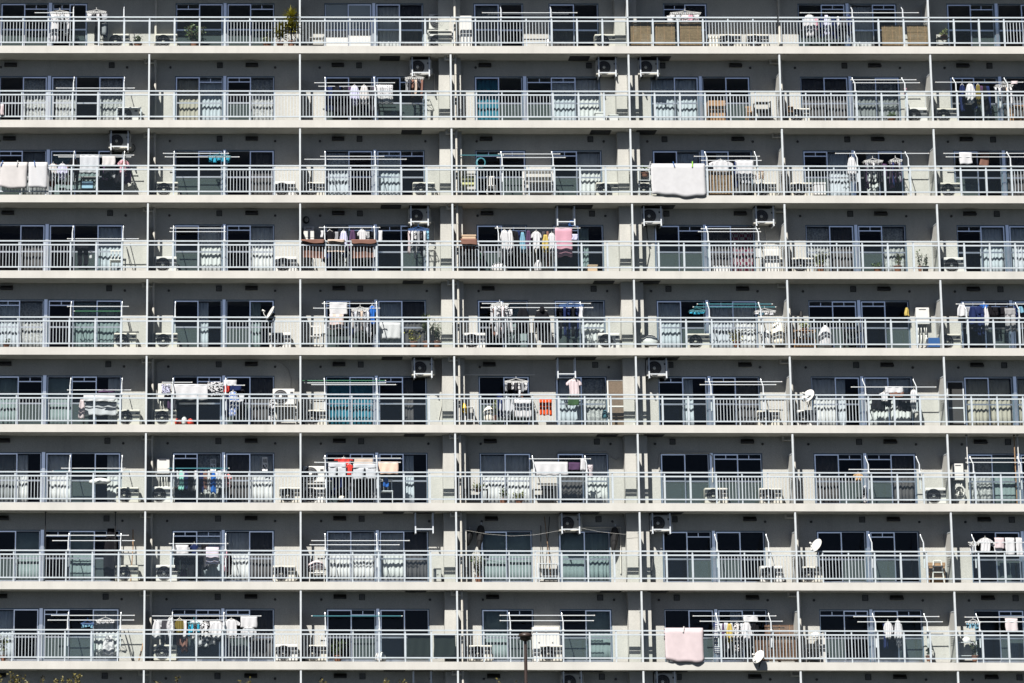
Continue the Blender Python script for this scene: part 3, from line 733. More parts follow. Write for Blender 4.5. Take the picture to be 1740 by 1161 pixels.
def pinch(r, x0, x1, y, items, col='white', Y=YP1, drop=8):
    """a rectangular clip hanger hung from its pole and the small things clipped to it; items: (colour, x0, x1, y1)"""
    a, z = W(x0, y, Y); b, _ = W(x1, y, Y); w = b-a; d = 0.30; mb = MB(); rr = 0.011
    for yy in (-d/2, 0, d/2): mb.tube((0, yy, 0), (w, yy, 0), rr, 5)
    for xx in (0, w*0.33, w*0.66, w): mb.tube((xx, -d/2, 0), (xx, d/2, 0), rr, 5)
    for xx in (0, w):
        for yy in (-d/2, d/2): mb.tube((xx, yy, 0), (w/2, 0, 0.12), 0.006, 4)
    mb.tube((w/2, 0, 0.12), (w/2, 0, 0.20), 0.009, 5)
    o = obj('clip_hanger', mb.mesh('clip_hanger', plastic(col)), None, (a, Y, z))
    cl = MB(); n = max(4, int(w/0.07))
    for i in range(n):
        for yy in (-d/2, d/2): cl.box(w*(i+.5)/n-0.008, w*(i+.5)/n+0.008, yy-0.006, yy+0.006, -0.06, -0.012)
    obj('clips', cl.mesh('clips', plastic(col)), o, kind='stuff')
    thing(o, {'cyan': 'turquoise'}.get(col, col)+' clip hanger on a laundry pole', 'clip hanger', r, bay_of(a+w/2), 'clip hangers', a+w/2)
    for k, it in enumerate(items):
        hang_cloth(r, 'small', it[0], it[1], y+1.5, it[2], it[3], Y+(-0.12 if k % 2 else 0.1), *(it[4:]), how='clipped to a hanger')
def auto(x0, x1, y1, cols, jit=6):
    n = len(cols); q = (x1-x0)/n
    return [(c, x0+i*q, x0+(i+0.85)*q, y1-gr.uniform(0, jit)) for i, c in enumerate(cols)]

hc = hang_cloth
# top storey
pinch(0, 85, 118, 23, [('white', 86, 101, 72), ('pale grey', 103, 108, 40), ('white', 110, 118, 60)])
pinch(0, 147, 181, 22, [('white', 147, 156, 38), ('white', 164, 169, 36), ('black', 161, 171, 75), ('grey', 173, 182, 60)], 'white')
hc(0, 'tee', 'pale pink', 1150, 26, 1188, 62, how='drying above the reed screens'); hc(0, 'small', 'white', 1133, 27, 1146, 58)
pinch(0, 1138, 1190, 24, auto(1138, 1190, 40, ['white', 'pale grey', 'white', 'pink', 'white']), 'white')
hc(0, 'shirt', 'white', 1364, 26, 1388, 62); hc(0, 'small', 'pink', 1384, 30, 1390, 54); hc(0, 'dress', 'lavender', 1399, 26, 1410, 60); hc(0, 'dress', 'navy', 1411, 28, 1420, 62); hc(0, 'dress', 'white', 1421, 28, 1427, 50)
hc(0, 'dress', 'dark grey', 1428, 28, 1438, 68); hc(0, 'dress', 'navy', 1439, 26, 1448, 60)
# second
hc(1, 'dress', 'black', 566, 146, 580, 192); hc(1, 'shirt', 'lavender', 594, 146, 611, 180); hc(1, 'shirt', 'offwhite', 611, 146, 627, 178); hc(1, 'dress', 'dark grey', 627, 148, 636, 190)
hc(1, 'towel', 'white', 637, 145, 668, 177, YP1, 'dots', 'black', 16); hc(1, 'dress', 'black', 582, 148, 594, 195); hc(1, 'trousers', 'navy', 553, 148, 565, 190)
pinch(1, 688, 720, 134, auto(689, 720, 176, ['grey', 'dark grey', 'brown', 'beige', 'dark grey', 'brown'], 22))
hc(1, 'shirt', 'white', 1640, 143, 1658, 176); hc(1, 'shirt', 'olive', 1657, 144, 1668, 180); hc(1, 'shirt', 'navy', 1630, 144, 1641, 165); hc(1, 'dress', 'black', 1668, 146, 1680, 190)
pinch(1, 1690, 1720, 147, auto(1690, 1722, 190, ['pale grey', 'white', 'dark grey', 'beige', 'white'], 16)); hc(1, 'small', 'pale pink', 1718, 138, 1730, 143); hc(1, 'towel', 'pale pink', 1, 178, 6, 196, DR-0.06, how='hanging over the railing')
hc(1, 'small', 'pink', 1536, 150, 1541, 161)
# third
hc(2, 'shirt', 'offwhite', 82, 279, 98, 308); hc(2, 'shirt', 'lavender', 97, 279, 115, 306); hc(2, 'dress', 'black', 116, 270, 134, 298); hc(2, 'towel', 'pale grey', 136, 264, 168, 295, YP1); hc(2, 'towel', 'offwhite', 174, 266, 196, 282, YP1)
hc(2, 'dress', 'black', 176, 282, 188, 304); hc(2, 'tee', 'pink', 200, 272, 219, 300, YP1, 'blotch', 'brown', 22)
pinch(2, 354, 392, 267, auto(355, 391, 277, ['cyan', 'cyan', 'cyan', 'cyan', 'cyan'], 3), 'cyan')
hc(2, 'tee', 'white', 1204, 273, 1246, 300); hc(2, 'towel', 'white', 1249, 273, 1281, 304, YP1); hc(2, 'tee', 'white', 1254, 300, 1281, 312, YP1, 'plaid', 'grey', 12); hc(2, 'dress', 'cream', 1284, 288, 1300, 305, 0.5, 'blotch', 'brown', 20); hc(2, 'dress', 'navy', 1246, 275, 1254, 320)
hc(2, 'shirt', 'white', 1439, 268, 1457, 309); pinch(2, 1467, 1499, 275, auto(1467, 1499, 318, ['black', 'grey', 'dark grey', 'white', 'dark grey', 'black'], 14)); pinch(2, 1511, 1532, 274, auto(1511, 1532, 318, ['dark grey', 'navy', 'black', 'grey'], 18))
hc(2, 'towel', 'white', 1630, 260, 1652, 279)
hc(2, 'small', 'brown', 1664, 258, 1682, 285, 0.75)
# fourth
hc(3, 'small', 'white', 545, 392, 550, 404); hc(3, 'tee', 'black', 553, 392, 568, 430); hc(3, 'small', 'grey', 569, 394, 575, 412); hc(3, 'shirt', 'lavender', 577, 393, 591, 428); hc(3, 'dress', 'purple', 593, 391, 605, 430); hc(3, 'tee', 'white', 607, 391, 624, 420); hc(3, 'small', 'white', 643, 392, 650, 412)
pinch(3, 693, 729, 391, auto(693, 730, 440, ['pale pink', 'white', 'white', 'grey', 'dark grey', 'pale grey', 'sky blue'], 20), 'blue')
hc(3, 'shirt', 'white', 849, 392, 866, 428); hc(3, 'shirt', 'white', 861, 392, 873, 434); hc(3, 'tee', 'red', 862, 396, 868, 408, 0.5); hc(3, 'dress', 'sky blue', 883, 395, 893, 430); hc(3, 'dress', 'purple', 893, 392, 903, 424); hc(3, 'tee', 'white', 902, 394, 921, 424); hc(3, 'dress', 'yellow', 921, 399, 933, 430)
hc(3, 'shirt', 'white', 930, 397, 946, 432); hc(3, 'towel', 'pink', 943, 388, 973, 436, YP1); hc(3, 'small', 'lavender', 972, 398, 982, 408); hc(3, 'trousers', 'dark grey', 884, 430, 905, 455, 0.55); hc(3, 'dress', 'black', 873, 394, 883, 440)
hc(3, 'trousers', 'black', 132, 412, 150, 452); hc(3, 'small', 'white', 152, 425, 157, 440)
# fifth
hc(4, 'towel', 'white', 560, 515, 590, 536, YP2); hc(4, 'towel', 'pale pink', 560, 535, 584, 560, YP1, 'plaid', 'beige', 9)
pinch(4, 597, 627, 527, auto(597, 628, 570, ['offwhite', 'pale grey', 'white', 'beige', 'white', 'pale grey'], 14)); hc(4, 'tee', 'blue', 626, 520, 639, 552); hc(4, 'small', 'white', 626, 550, 632, 572)
pinch(4, 834, 864, 519, auto(833, 864, 565, ['white', 'pale grey', 'white', 'pale pink', 'white'], 16)); hc(4, 'dress', 'black', 877, 523, 900, 566); hc(4, 'jacket', 'black', 906, 527, 937, 580); pinch(4, 949, 991, 520, auto(950, 985, 578, ['black', 'navy', 'navy', 'black', 'navy'], 10) + [('white', 984, 991, 541)], 'blue')
pinch(4, 1171, 1198, 529, auto(1172, 1198, 535, ['cyan', 'cyan', 'cyan', 'cyan'], 2), 'cyan'); pinch(4, 1282, 1317, 530, auto(1282, 1317, 537, ['white', 'sky blue', 'white', 'white'], 3), 'white')
hc(4, 'dress', 'yellow', 1537, 523, 1545, 537, 0.6); hc(4, 'dress', 'white', 1626, 518, 1643, 538); hc(4, 'shirt', 'white', 1670, 522, 1682, 562); hc(4, 'trousers', 'navy', 1660, 520, 1674, 570); hc(4, 'dress', 'navy', 1645, 521, 1660, 552); hc(4, 'tee', 'blue', 1664, 517, 1680, 524); hc(4, 'trousers', 'white', 1707, 524, 1727, 564, YP1, 'bands', 'black', 9); hc(4, 'dress', 'sky blue', 1729, 521, 1739, 532)
# sixth
hc(5, 'small', 'purple', 168, 662, 197, 667); hc(5, 'sheet', 'white', 142, 673, 196, 682, 0.6); hc(5, 'sheet', 'pale grey', 145, 684, 198, 706, 0.72); hc(5, 'dress', 'pale pink', 134, 679, 144, 712, 0.45)
hc(5, 'towel', 'lavender', 275, 654, 290, 669, YP1, 'blotch', 'black', 25); hc(5, 'sheet', 'white', 293, 654, 353, 680, YP1); hc(5, 'towel', 'white', 353, 650, 379, 674, YP2, 'blotch', 'black', 18); hc(5, 'towel', 'white', 380, 647, 402, 655); hc(5, 'small', 'red', 381, 655, 390, 667); hc(5, 'towel', 'navy', 391, 655, 410, 664); hc(5, 'shirt', 'white', 386, 666, 406, 708, YP1, 'plaid', 'blue', 14); hc(5, 'small', 'pale grey', 406, 672, 415, 688)
hc(5, 'dress', 'black', 279, 672, 290, 694, 0.6); hc(5, 'trousers', 'black', 292, 680, 304, 695, 0.6); hc(5, 'dress', 'white', 457, 676, 467, 716, 0.45, 'blotch', 'black', 14)
pinch(5, 857, 897, 649, auto(858, 897, 667, ['grey', 'black', 'white', 'dark grey', 'white', 'grey', 'white'], 5)); hc(5, 'towel', 'white', 874, 680, 903, 710, 0.32); hc(5, 'small', 'white', 880, 663, 885, 675); hc(5, 'towel', 'orange', 916, 678, 938, 706, 0.30, how='hanging on the railing bar'); hc(5, 'tee', 'pale pink', 962, 645, 989, 674, YP2); hc(5, 'towel', 'green', 965, 676, 984, 689, 0.5)
hc(5, 'dress', 'pale grey', 848, 676, 857, 712, 0.5)
hc(5, 'towel', 'white', 1504, 658, 1535, 668); hc(5, 'tee', 'white', 1494, 667, 1512, 682); hc(5, 'dress', 'black', 1480, 679, 1500, 697, 0.5); hc(5, 'trousers', 'black', 1532, 667, 1548, 700); hc(5, 'towel', 'brown', 1512, 667, 1536, 675); hc(5, 'shirt', 'white', 1545, 663, 1562, 702)
# seventh
for i, (cc, a, b, y1) in enumerate((('pale grey', 297, 304, 828), ('mint', 303, 312, 833), ('navy', 312, 320, 832), ('black', 319, 330, 836), ('white', 329, 336, 834), ('navy', 338, 346, 838), ('brown', 347, 352, 832), ('white', 352, 358, 835), ('blue', 358, 367, 838), ('pale grey', 367, 378, 830))):
    hc(6, 'dress', cc, a, 800, b, y1)
hc(6, 'tee', 'pale pink', 379, 806, 394, 828, YP1, 'blotch', 'red', 30)
hc(6, 'tee', 'red', 568, 779, 600, 790, YP2); hc(6, 'trousers', 'pale grey', 558, 787, 588, 812); hc(6, 'tee', 'red', 588, 789, 600, 808); hc(6, 'towel', 'beige', 602, 780, 634, 792, YP2); hc(6, 'trousers', 'pale grey', 600, 788, 640, 815); hc(6, 'towel', 'peach', 643, 786, 677, 806); hc(6, 'dress', 'blue', 651, 810, 660, 828, 0.5); hc(6, 'trousers', 'black', 566, 812, 590, 845, 0.6); hc(6, 'trousers', 'black', 604, 814, 636, 846, 0.6)
hc(6, 'sheet', 'white', 908, 786, 965, 808); hc(6, 'towel', 'purple', 966, 787, 986, 799); hc(6, 'small', 'white', 986, 779, 996, 800); hc(6, 'small', 'pale pink', 997, 790, 1008, 812, YP1, 'blotch', 'grey', 25)
hc(6, 'tee', 'tan', 1450, 805, 1467, 818); hc(6, 'dress', 'black', 1466, 825, 1474, 855, 0.5, 'blotch', 'white', 12)
# eighth
hc(7, 'dress', 'black', 177, 898, 199, 982, 0.55, how='hanging full length from a pole'); hc(7, 'towel', 'white', 297, 927, 320, 942); hc(7, 'tee', 'navy', 323, 925, 337, 945); hc(7, 'tee', 'blue', 325, 929, 334, 934, 0.36); hc(7, 'dress', 'black', 338, 925, 358, 960, 0.6); hc(7, 'towel', 'pale pink', 350, 931, 372, 959, YP1, 'bands', 'lavender', 5); hc(7, 'dress', 'pink', 381, 937, 387, 972); hc(7, 'dress', 'black', 387, 935, 394, 978); hc(7, 'trousers', 'black', 297, 942, 316, 970); hc(7, 'trousers', 'black', 318, 945, 346, 982)
pinch(7, 1648, 1662, 925, auto(1648, 1660, 945, ['white', 'pale grey', 'white'], 8)); hc(7, 'tee', 'white', 1661, 915, 1688, 938); hc(7, 'towel', 'pale pink', 1690, 915, 1707, 932); hc(7, 'tee', 'white', 1684, 922, 1708, 940, 0.36); hc(7, 'towel', 'white', 1708, 915, 1725, 944); hc(7, 'towel', 'white', 1726, 915, 1738, 945)
# ninth
pinch(8, 138, 160, 1060, auto(139, 159, 1068, ['sky blue', 'sky blue', 'sky blue', 'sky blue'], 3), 'blue'); pinch(8, 163, 195, 1055, auto(164, 195, 1062, ['white', 'pale grey', 'white', 'white'], 3)); hc(8, 'dress', 'white', 175, 1080, 194, 1116, 0.62, 'blotch', 'grey', 9)
hc(8, 'dress', 'white', 259, 1054, 273, 1086); hc(8, 'dress', 'dark grey', 274, 1052, 283, 1078); hc(8, 'shirt', 'white', 283, 1050, 297, 1086, YP1, 'blotch', 'grey', 12); hc(8, 'shirt', 'olive', 297, 1052, 313, 1076); hc(8, 'small', 'white', 312, 1054, 317, 1085); pinch(8, 319, 340, 1059, auto(319, 340, 1085, ['cyan', 'cyan', 'dark grey', 'cyan'], 8), 'cyan')
hc(8, 'shirt', 'white', 339, 1058, 358, 1100, YP1, 'blotch', 'black', 12); hc(8, 'shirt', 'white', 357, 1056, 381, 1086); hc(8, 'tee', 'white', 378, 1053, 408, 1082); hc(8, 'towel', 'white', 409, 1048, 437, 1067, YP2); hc(8, 'shirt', 'white', 409, 1066, 436, 1088, YP1, 'bands', 'grey', 4)
hc(8, 'dress', 'white', 1213, 1058, 1224, 1112, YP1, 'bands', 'navy', 5); hc(8, 'dress', 'purple', 1226, 1060, 1232, 1100); hc(8, 'dress', 'yellow', 1234, 1060, 1246, 1092); hc(8, 'shirt', 'offwhite', 1244, 1060, 1262, 1108, YP1, 'blotch', 'black', 14); hc(8, 'towel', 'white', 1263, 1047, 1288, 1057, YP2); hc(8, 'shirt', 'white', 1260, 1058, 1278, 1090); hc(8, 'dress', 'black', 1276, 1060, 1286, 1072)
hc(8, 'shirt', 'white', 1501, 1057, 1518, 1085); hc(8, 'shirt', 'pale grey', 1519, 1055, 1534, 1098, YP1, 'bands', 'white', 6); pinch(8, 1642, 1665, 1058, auto(1642, 1665, 1070, ['sky blue', 'sky blue', 'sky blue', 'sky blue', 'sky blue'], 3), 'white'); hc(8, 'towel', 'pale pink', 1708, 1052, 1730, 1074, YP1, 'bands', 'offwhite', 4)

# darker clothes crowded between and behind the ones in front
def crowd(r, x0, x1, y0, y1, n, cols, Y=0.52):
    for i in range(n):
        q = (x1-x0)/n; a = x0+i*q+gr.uniform(-1, 1.5)
        hang_cloth(r, gr.choice(('dress', 'dress', 'trousers', 'small')), gr.choice(cols), a, y0+gr.uniform(0, 2), a+q*gr.uniform(0.8, 1.15), y1-gr.uniform(0, 0.45)*(y1-y0), Y+gr.uniform(-0.05, 0.06), how='crowded behind others')
DK = ('black', 'navy', 'dark grey', 'black', 'purple', 'grey')
MX = ('black', 'dark grey', 'white', 'pale grey', 'navy', 'brown')
crowd(3, 545, 638, 392, 455, 10, DK); crowd(3, 850, 945, 392, 458, 11, MX); crowd(1, 555, 636, 147, 200, 9, DK); crowd(2, 84, 134, 279, 318, 5, MX); crowd(2, 172, 220, 280, 322, 4, DK); crowd(4, 597, 640, 528, 582, 5, DK); crowd(4, 835, 870, 524, 580, 4, MX)
crowd(5, 278, 300, 668, 700, 3, DK); crowd(5, 383, 415, 660, 712, 4, MX); crowd(5, 1480, 1562, 668, 702, 7, DK); crowd(6, 297, 380, 801, 842, 9, MX); crowd(6, 562, 640, 800, 850, 8, DK); crowd(7, 297, 372, 930, 982, 8, DK); crowd(8, 262, 380, 1054, 1108, 10, MX); crowd(8, 1212, 1290, 1058, 1118, 9, MX)
crowd(4, 1628, 1736, 520, 566, 9, DK); crowd(0, 1365, 1450, 27, 72, 9, MX, 0.35); crowd(1, 1630, 1684, 146, 196, 5, DK); crowd(2, 1467, 1532, 276, 322, 6, DK); crowd(8, 1500, 1536, 1060, 1112, 3, DK); crowd(5, 845, 903, 668, 715, 5, MX); crowd(0, 160, 184, 26, 74, 3, DK, 0.35)
# bedding draped over the railing
def drape(r, col, x0, x1, yb, desc, pat=None, col2=None, th=0.05, back=0.35, top=0.03, ripple=0.02, scale=10, name='futon', pegs=(), inside=False):
    """front face down to photo row yb, over the top rail and down behind it"""
    Yf = DR-0.085
    a, zb = W(x0, yb, Yf); b, _ = W(x1, yb, Yf); w = b-a; zt = zfloor(r)+ZT+0.022+top; h = zt-zb; mb = MB(); ph = gr.random()*5
    if inside: back = zt-W(x0, yb, DR+0.09)[1]; h = 0.10
    n = max(8, int(w/0.07)); prof = []
    for k in range(11): prof.append((0.0, -h+h*k/10.0*0.97, k/10))
    for k in range(1, 6):
        t = math.pi*k/6; prof.append((0.085-0.085*math.cos(t), 0.05*math.sin(t)-0.03, 1.0))
    for k in range(6): prof.append((0.17, -0.03-back*k/5, 0.5))
    M = len(prof)
    def pt(i, j, off):
        y, z, wgt = prof[j]; u = i/n
        e = max(0, 1-2*min(u, 1-u)*n/2)
        rp = ripple*math.sin(u*w*6+ph+z*2.5)*(1.1-wgt)+ripple*0.5*math.sin(u*w*15+z*4)
        lift = (0.045*math.sin(u*w*3.1+ph*2)+0.015*e+0.02*math.sin(u*w*9+ph))*(1-wgt)
        tx = -0.03*(1-wgt)*math.sin(ph+z)
        if j < 11: return (u*w+tx, -abs(rp)-off*(1-0.45*e), z+lift)
        if j < 16: return (u*w, y, z+off)
        return (u*w, y+off+abs(ripple*math.sin(u*w*9+ph)), z+(0.02*math.sin(u*w*5+ph) if j == M-1 else 0))
    base = len(mb.v)
    for off in (0.0, th):
        for j in range(M):
            for i in range(n+1): mb.v.append(pt(i, j, off))
    ix = lambda s, i, j: base+s*M*(n+1)+j*(n+1)+i
    for j in range(M-1):
        for i in range(n):
            mb.f.append((ix(0, i, j), ix(0, i, j+1), ix(0, i+1, j+1), ix(0, i+1, j))); mb.f.append((ix(1, i, j), ix(1, i+1, j), ix(1, i+1, j+1), ix(1, i, j+1)))
    for j in range(M-1):
        for i, f in ((0, 0), (n, 1)): mb.f.append((ix(0, i, j), ix(1, i, j), ix(1, i, j+1), ix(0, i, j+1)) if not f else (ix(0, i, j), ix(0, i, j+1), ix(1, i, j+1), ix(1, i, j)))
    for j in (0, M-1):
        for i in range(n): mb.f.append((ix(0, i, j), ix(0, i+1, j), ix(1, i+1, j), ix(1, i, j)))
    o = obj(name, mb.mesh(name, clothmat(col, pat, col2, scale), True), None, (a, Yf, zt))
    thing(o, desc, 'bedding' if name != 'towel' else 'towel', r, bay_of(a+w/2), 'bedding aired over the railings', a+w/2)
    for pxx, pc in pegs:
        X, _ = W(pxx, yb, Yf-0.05); pm = MB().box(-0.016, 0.016, -0.02, -0.006, -0.13, 0.07); pm.box(-0.016, 0.016, 0.0, 0.014, -0.13, 0.07); pm.box(-0.014, 0.014, -0.006, 0.0, -0.02, 0.0)
        q = obj('clothes_peg', pm.mesh('clothes_peg', plastic(pc)), None, (X, Yf-th-0.02, zt+0.02)); q.rotation_euler = (0, gr.uniform(-0.5, 0.5), 0)
        thing(q, pc+' clothes peg on bedding', 'clothes peg', r, bay_of(X), 'clothes pegs', X)
drape(2, 'white', 1107, 1199, 333, 'large white quilt draped over the railing', ripple=0.012, th=0.02, pegs=((1106, 'grey'), (1146, 'blue'), (1178, 'lime')))
drape(2, 'offwhite', 0, 46, 319, 'wrinkled off-white blanket draped over the railing', ripple=0.035, pegs=((3, 'blue'), (29, 'grey')))
drape(2, 'white', 48, 80, 320, 'white quilted pad with rounded corners over the railing', 'dots', 'pale grey', scale=30, pegs=((58, 'blue'),))
drape(8, 'pale pink', 1131, 1196, 1124, 'pale pink futon draped over the railing', th=0.03, ripple=0.03, pegs=((1163, 'white'),))
for a_, b_, c_, w_ in ((512, 552, 'brown', 'brown towel nearest the partition draped over the railing'), (557, 586, 'beige', 'beige towel between two brown ones over the railing'), (597, 639, 'brown', 'wide brown towel by the window over the railing')):
    drape(3, c_, a_, b_, 437 if c_ == 'brown' else 427, w_, th=0.015, back=0.3, top=0.012, ripple=0.012, name='towel', inside=True)
drape(3, 'brown', 783, 810, 416, 'folded brown blanket draped over the railing', th=0.03, back=0.3, name='blanket')

# ------------------------------------------------------------------ other things on the balconies
def at(r, px, Y): return W(px, 92+131*r-40, Y)[0]
def rx(r, x0, x1, Y): a = at(r, x0, Y); return a, at(r, x1, Y)-a
def hgt(r, y, Y, px=800):  # height above that storey's floor for a photo row y
    return W(px, y, Y)[1]-zfloor(r)
def reed_screen(r, x0, x1, y0, y1, mat='bamboo', desc='tan reed screen tied behind the railing', Y=DR+0.09):
    a, w = rx(r, x0, x1, Y); z1 = W(x0, y0, Y)[1]; z0 = max(zfloor(r)+0.02, W(x0, y1, Y)[1]); h = z1-z0
    o = root('reed_screen', (a, Y, z0)); mb = MB(); n = max(8, int(h/0.035))
    for i in range(n):
        z = h*i/n; yy = gr.uniform(-0.006, 0.006); mb.box(gr.uniform(0, .012), w-gr.uniform(0, .012), yy-0.006, yy+0.006, z, z+h/n*0.86)
    obj('reeds', mb.mesh('reeds', mat), o, kind='stuff')
    cd = MB()
    for u in (0.15, 0.5, 0.85): cd.box(w*u-0.008, w*u+0.008, -0.02, -0.0135, 0, h)
    obj('bindings', cd.mesh('bindings', 'wood'), o, kind='stuff')
    thing(o, desc, 'screen', r, bay_of(a+w/2), 'reed screens', a+w/2)
for a_, b_ in ((1071, 1106), (1110, 1147), (1150, 1192)): reed_screen(0, a_, b_, 38, 82)
for a_, b_ in ((1498, 1534), (1541, 1577)): reed_screen(0, a_, b_, 43, 80)
reed_screen(8, 1281, 1313, 1080, 1124, 'reed_dark', 'dark brown reed screen behind the pickets'); reed_screen(8, 1315, 1355, 1082, 1124, 'reed_dark', 'dark brown reed screen behind the pickets')
reed_screen(8, 1300, 1350, 1062, 1085, 'reed_dark', 'dark brown reed roll raised above the railing', 0.45)
reed_screen(2, 1203, 1246, 291, 333, 'bamboo', 'orange-tan reed mat behind the pickets')

def heater(r, x0, x1, y0, y1):
    Y = DW-0.001; a, w = rx(r, x0, x1, Y-0.2); z1 = W(x0, y0, Y-0.2)[1]; z0 = W(x0, y1, Y-0.2)[1]; h = z1-z0
    o = root('water_heater', (a, Y, z0))
    obj('casing', MB().cbox(0, w, -0.22, 0, 0, h, 0.015).mesh('casing', 'white_enamel'), o)
    obj('vent_slot', MB().box(w*0.22, w*0.75, -0.226, -0.2205, h*0.86, h*0.91).mesh('vent_slot', 'grille'), o)
    obj('cover_lip', MB().box(0.01, w-0.01, -0.228, -0.2205, h*0.30, h*0.315).mesh('cover_lip', 'cream_enamel'), o)
    for i in range(4):
        x = w*(0.2+0.2*i); mb = MB(); zz = -(z0-zfloor(r))+0.03; k = gr.uniform(-0.15, 0.25)
        mb.path([(x, -0.1, 0), (x+k*0.2, -0.13, zz*0.4), (x+k, -0.1, zz*0.8), (x+k*0.7, -0.05, zz)], 0.018, 6)
        obj('water_pipe', mb.mesh('water_pipe', 'white_enamel', True), o)
    thing(o, 'white water heater with bare pipes below', 'water heater', r, bay_of(a), 'water heaters', a)
heater(3, 516, 534, 385, 412); heater(6, 265, 288, 779, 805); heater(4, 1558, 1581, 523, 551); heater(6, 1621, 1639, 788, 816); heater(5, 268, 292, 652, 676)

def cabinet(r, x0, x1, y0, desc, mat='white_enamel', Y=0.8, d=0.4, doors=2, name='cabinet', band=True):
    a, w = rx(r, x0, x1, Y-d); h = hgt(r, y0, Y-d, x0)
    o = root(name, (a, Y, zfloor(r)))
    obj('body', MB().cbox(0, w, -d, 0, 0.02, h, 0.012).mesh('body', mat), o)
    for i in range(doors):
        q = w/doors; dd = obj('door', MB().box(i*q+0.012, (i+1)*q-0.012, -d-0.014, -d-0.001, 0.06, h-0.04).mesh('door', mat), o)
        obj('handle', MB().box((i+0.5)*q-0.03, (i+0.5)*q+0.03, -d-0.026, -d-0.0145, h*0.55, h*0.58).mesh('handle', 'grille'), dd)
    if band: obj('plinth', MB().box(0.01, w-0.01, -d+0.01, -0.01, 0, 0.019).mesh('plinth', 'grille'), o)
    thing(o, desc, name.replace('_', ' '), r, bay_of(a+w/2), None, a+w/2); return o
cabinet(0, 782, 802, 27, 'tall white storage cabinet beside the drain pipe'); cabinet(3, 1300, 1324, 424, 'white storage cabinet beside partition', Y=0.85)
cabinet(7, 737, 750, 966, 'small grey cabinet in corner by pillar', 'board', doors=1); cabinet(1, 1203, 1233, 171, 'brown wooden chest against the window', 'wood', 0.85)
cabinet(8, 905, 951, 1066, 'wide white cupboard between the two windows', 'white_enamel', 0.88, 0.3)
def shelf(r, x0, x1, y0, desc, mat='wood', Y=0.8, d=0.34, n=3, name='shelf_rack'):
    a, w = rx(r, x0, x1, Y-d); h = hgt(r, y0, Y-d, x0); o = root(name, (a, Y, zfloor(r)))
    for x in (0.015, w-0.015):
        for y in (-d, 0): obj('upright', MB().box(x-0.015, x+0.015, y-0.015, y+0.015, 0, h).mesh('upright', mat), o)
    for i in range(n):
        z = h*(i+0.6)/(n-0.35) if n > 1 else h-0.02
        obj('shelf', MB().box(0.031, w-0.031, -d+0.016, -0.016, min(z, h-0.02)-0.02, min(z, h-0.02)).mesh('shelf', mat), o)
    thing(o, desc, 'shelf', r, bay_of(a+w/2), None, a+w/2); return o
shelf(3, 784, 822, 418, 'dark shelf crowded with pots behind the pickets', 'black'); shelf(4, 1349, 1386, 560, 'low shelf of plants behind the pickets', 'wood'); shelf(4, 1436, 1466, 540, 'dark rack against the window', 'black')
shelf(6, 792, 830, 830, 'dark plant bench behind the pickets', 'black', n=2); shelf(6, 906, 942, 830, 'dark bench between the windows', 'black', n=2); shelf(1, 1283, 1310, 172, 'dark open rack behind the pickets', 'black')
shelf(8, 1369, 1402, 1084, 'cluttered white rack beside partition', 'white_enamel'); shelf(2, 137, 168, 300, 'dark rack below the towels', 'black', n=2); shelf(8, 1628, 1660, 1090, 'low rack of pots behind glass', 'steel', n=2)
shelf(2, 890, 940, 288, 'white wire rack between the windows', 'white_enamel', n=3); shelf(2, 1085, 1105, 285, 'green-topped plant rack beside pillar', 'steel', n=3); shelf(7, 915, 950, 956, 'grey steel sink stand between the windows', 'steel', n=2)
shelf(0, 523, 551, 62, 'low white table beside partition', 'white_enamel', n=1); shelf(0, 1592, 1614, 62, 'dark stand piled with plants', 'black', n=2); shelf(1, 1720, 1739, 178, 'brown side table behind the pickets', 'wood', n=2)
shelf(1, 198, 240, 182, 'grey bench over the air conditioner', 'steel', n=1, Y=0.86, d=0.5); shelf(5, 790, 806, 690, 'white slatted stand under a yellow bag', 'white_enamel', n=2); shelf(8, 1392, 1400, 1075, 'narrow white stand beside rack', 'white_enamel', n=3)
def carton(r, x0, x1, y0, y1, desc, mat='cardboard', Y=0.65, d=0.4, name='box', lid=True, z0=None):
    a, w = rx(r, x0, x1, Y-d); zt = W(x0, y0, Y-d)[1]; zb = W(x0, y1, Y-d)[1] if z0 is None else z0
    zb = max(zb, zfloor(r)) ; h = zt-zb; o = root(name, (a, Y, zb))
    obj('body', MB().cbox(0, w, -d, 0, 0, h*0.82 if lid else h, 0.01).mesh('body', mat), o)
    if lid: obj('lid', MB().cbox(-0.015, w+0.015, -d-0.015, 0.015, h*0.82+0.001, h, 0.008).mesh('lid', mat), o)
    thing(o, desc, name.replace('_', ' '), r, bay_of(a+w/2), None, a+w/2); return o
carton(3, 786, 809, 399, 413, 'brown cardboard box beside the drain pipe', Y=0.6); carton(4, 1578, 1597, 574, 590, 'blue plastic crate beside partition', plastic('blue'), 0.7, 0.35, 'crate', False)
carton(1, 1340, 1348, 181, 191, 'small brown box on the air conditioner', 'wood', 0.72, 0.25); carton(2, 785, 806, 299, 314, 'olive plastic tub beside drain pipe', plastic('olive'), 0.62, 0.3, 'tub'); carton(2, 1383, 1403, 310, 331, 'white plastic crate by the window', plastic('white'), 0.6, 0.35, 'crate')
carton(3, 999, 1015, 450, 462, 'cardboard box at foot of the window', 'cardboard', 0.7); carton(1, 1036, 1050, 195, 206, 'white plastic tub by the pillar', plastic('white'), 0.6, 0.3, 'tub'); carton(1, 1012, 1026, 190, 206, 'white basket by the window', plastic('white'), 0.6, 0.3, 'basket')
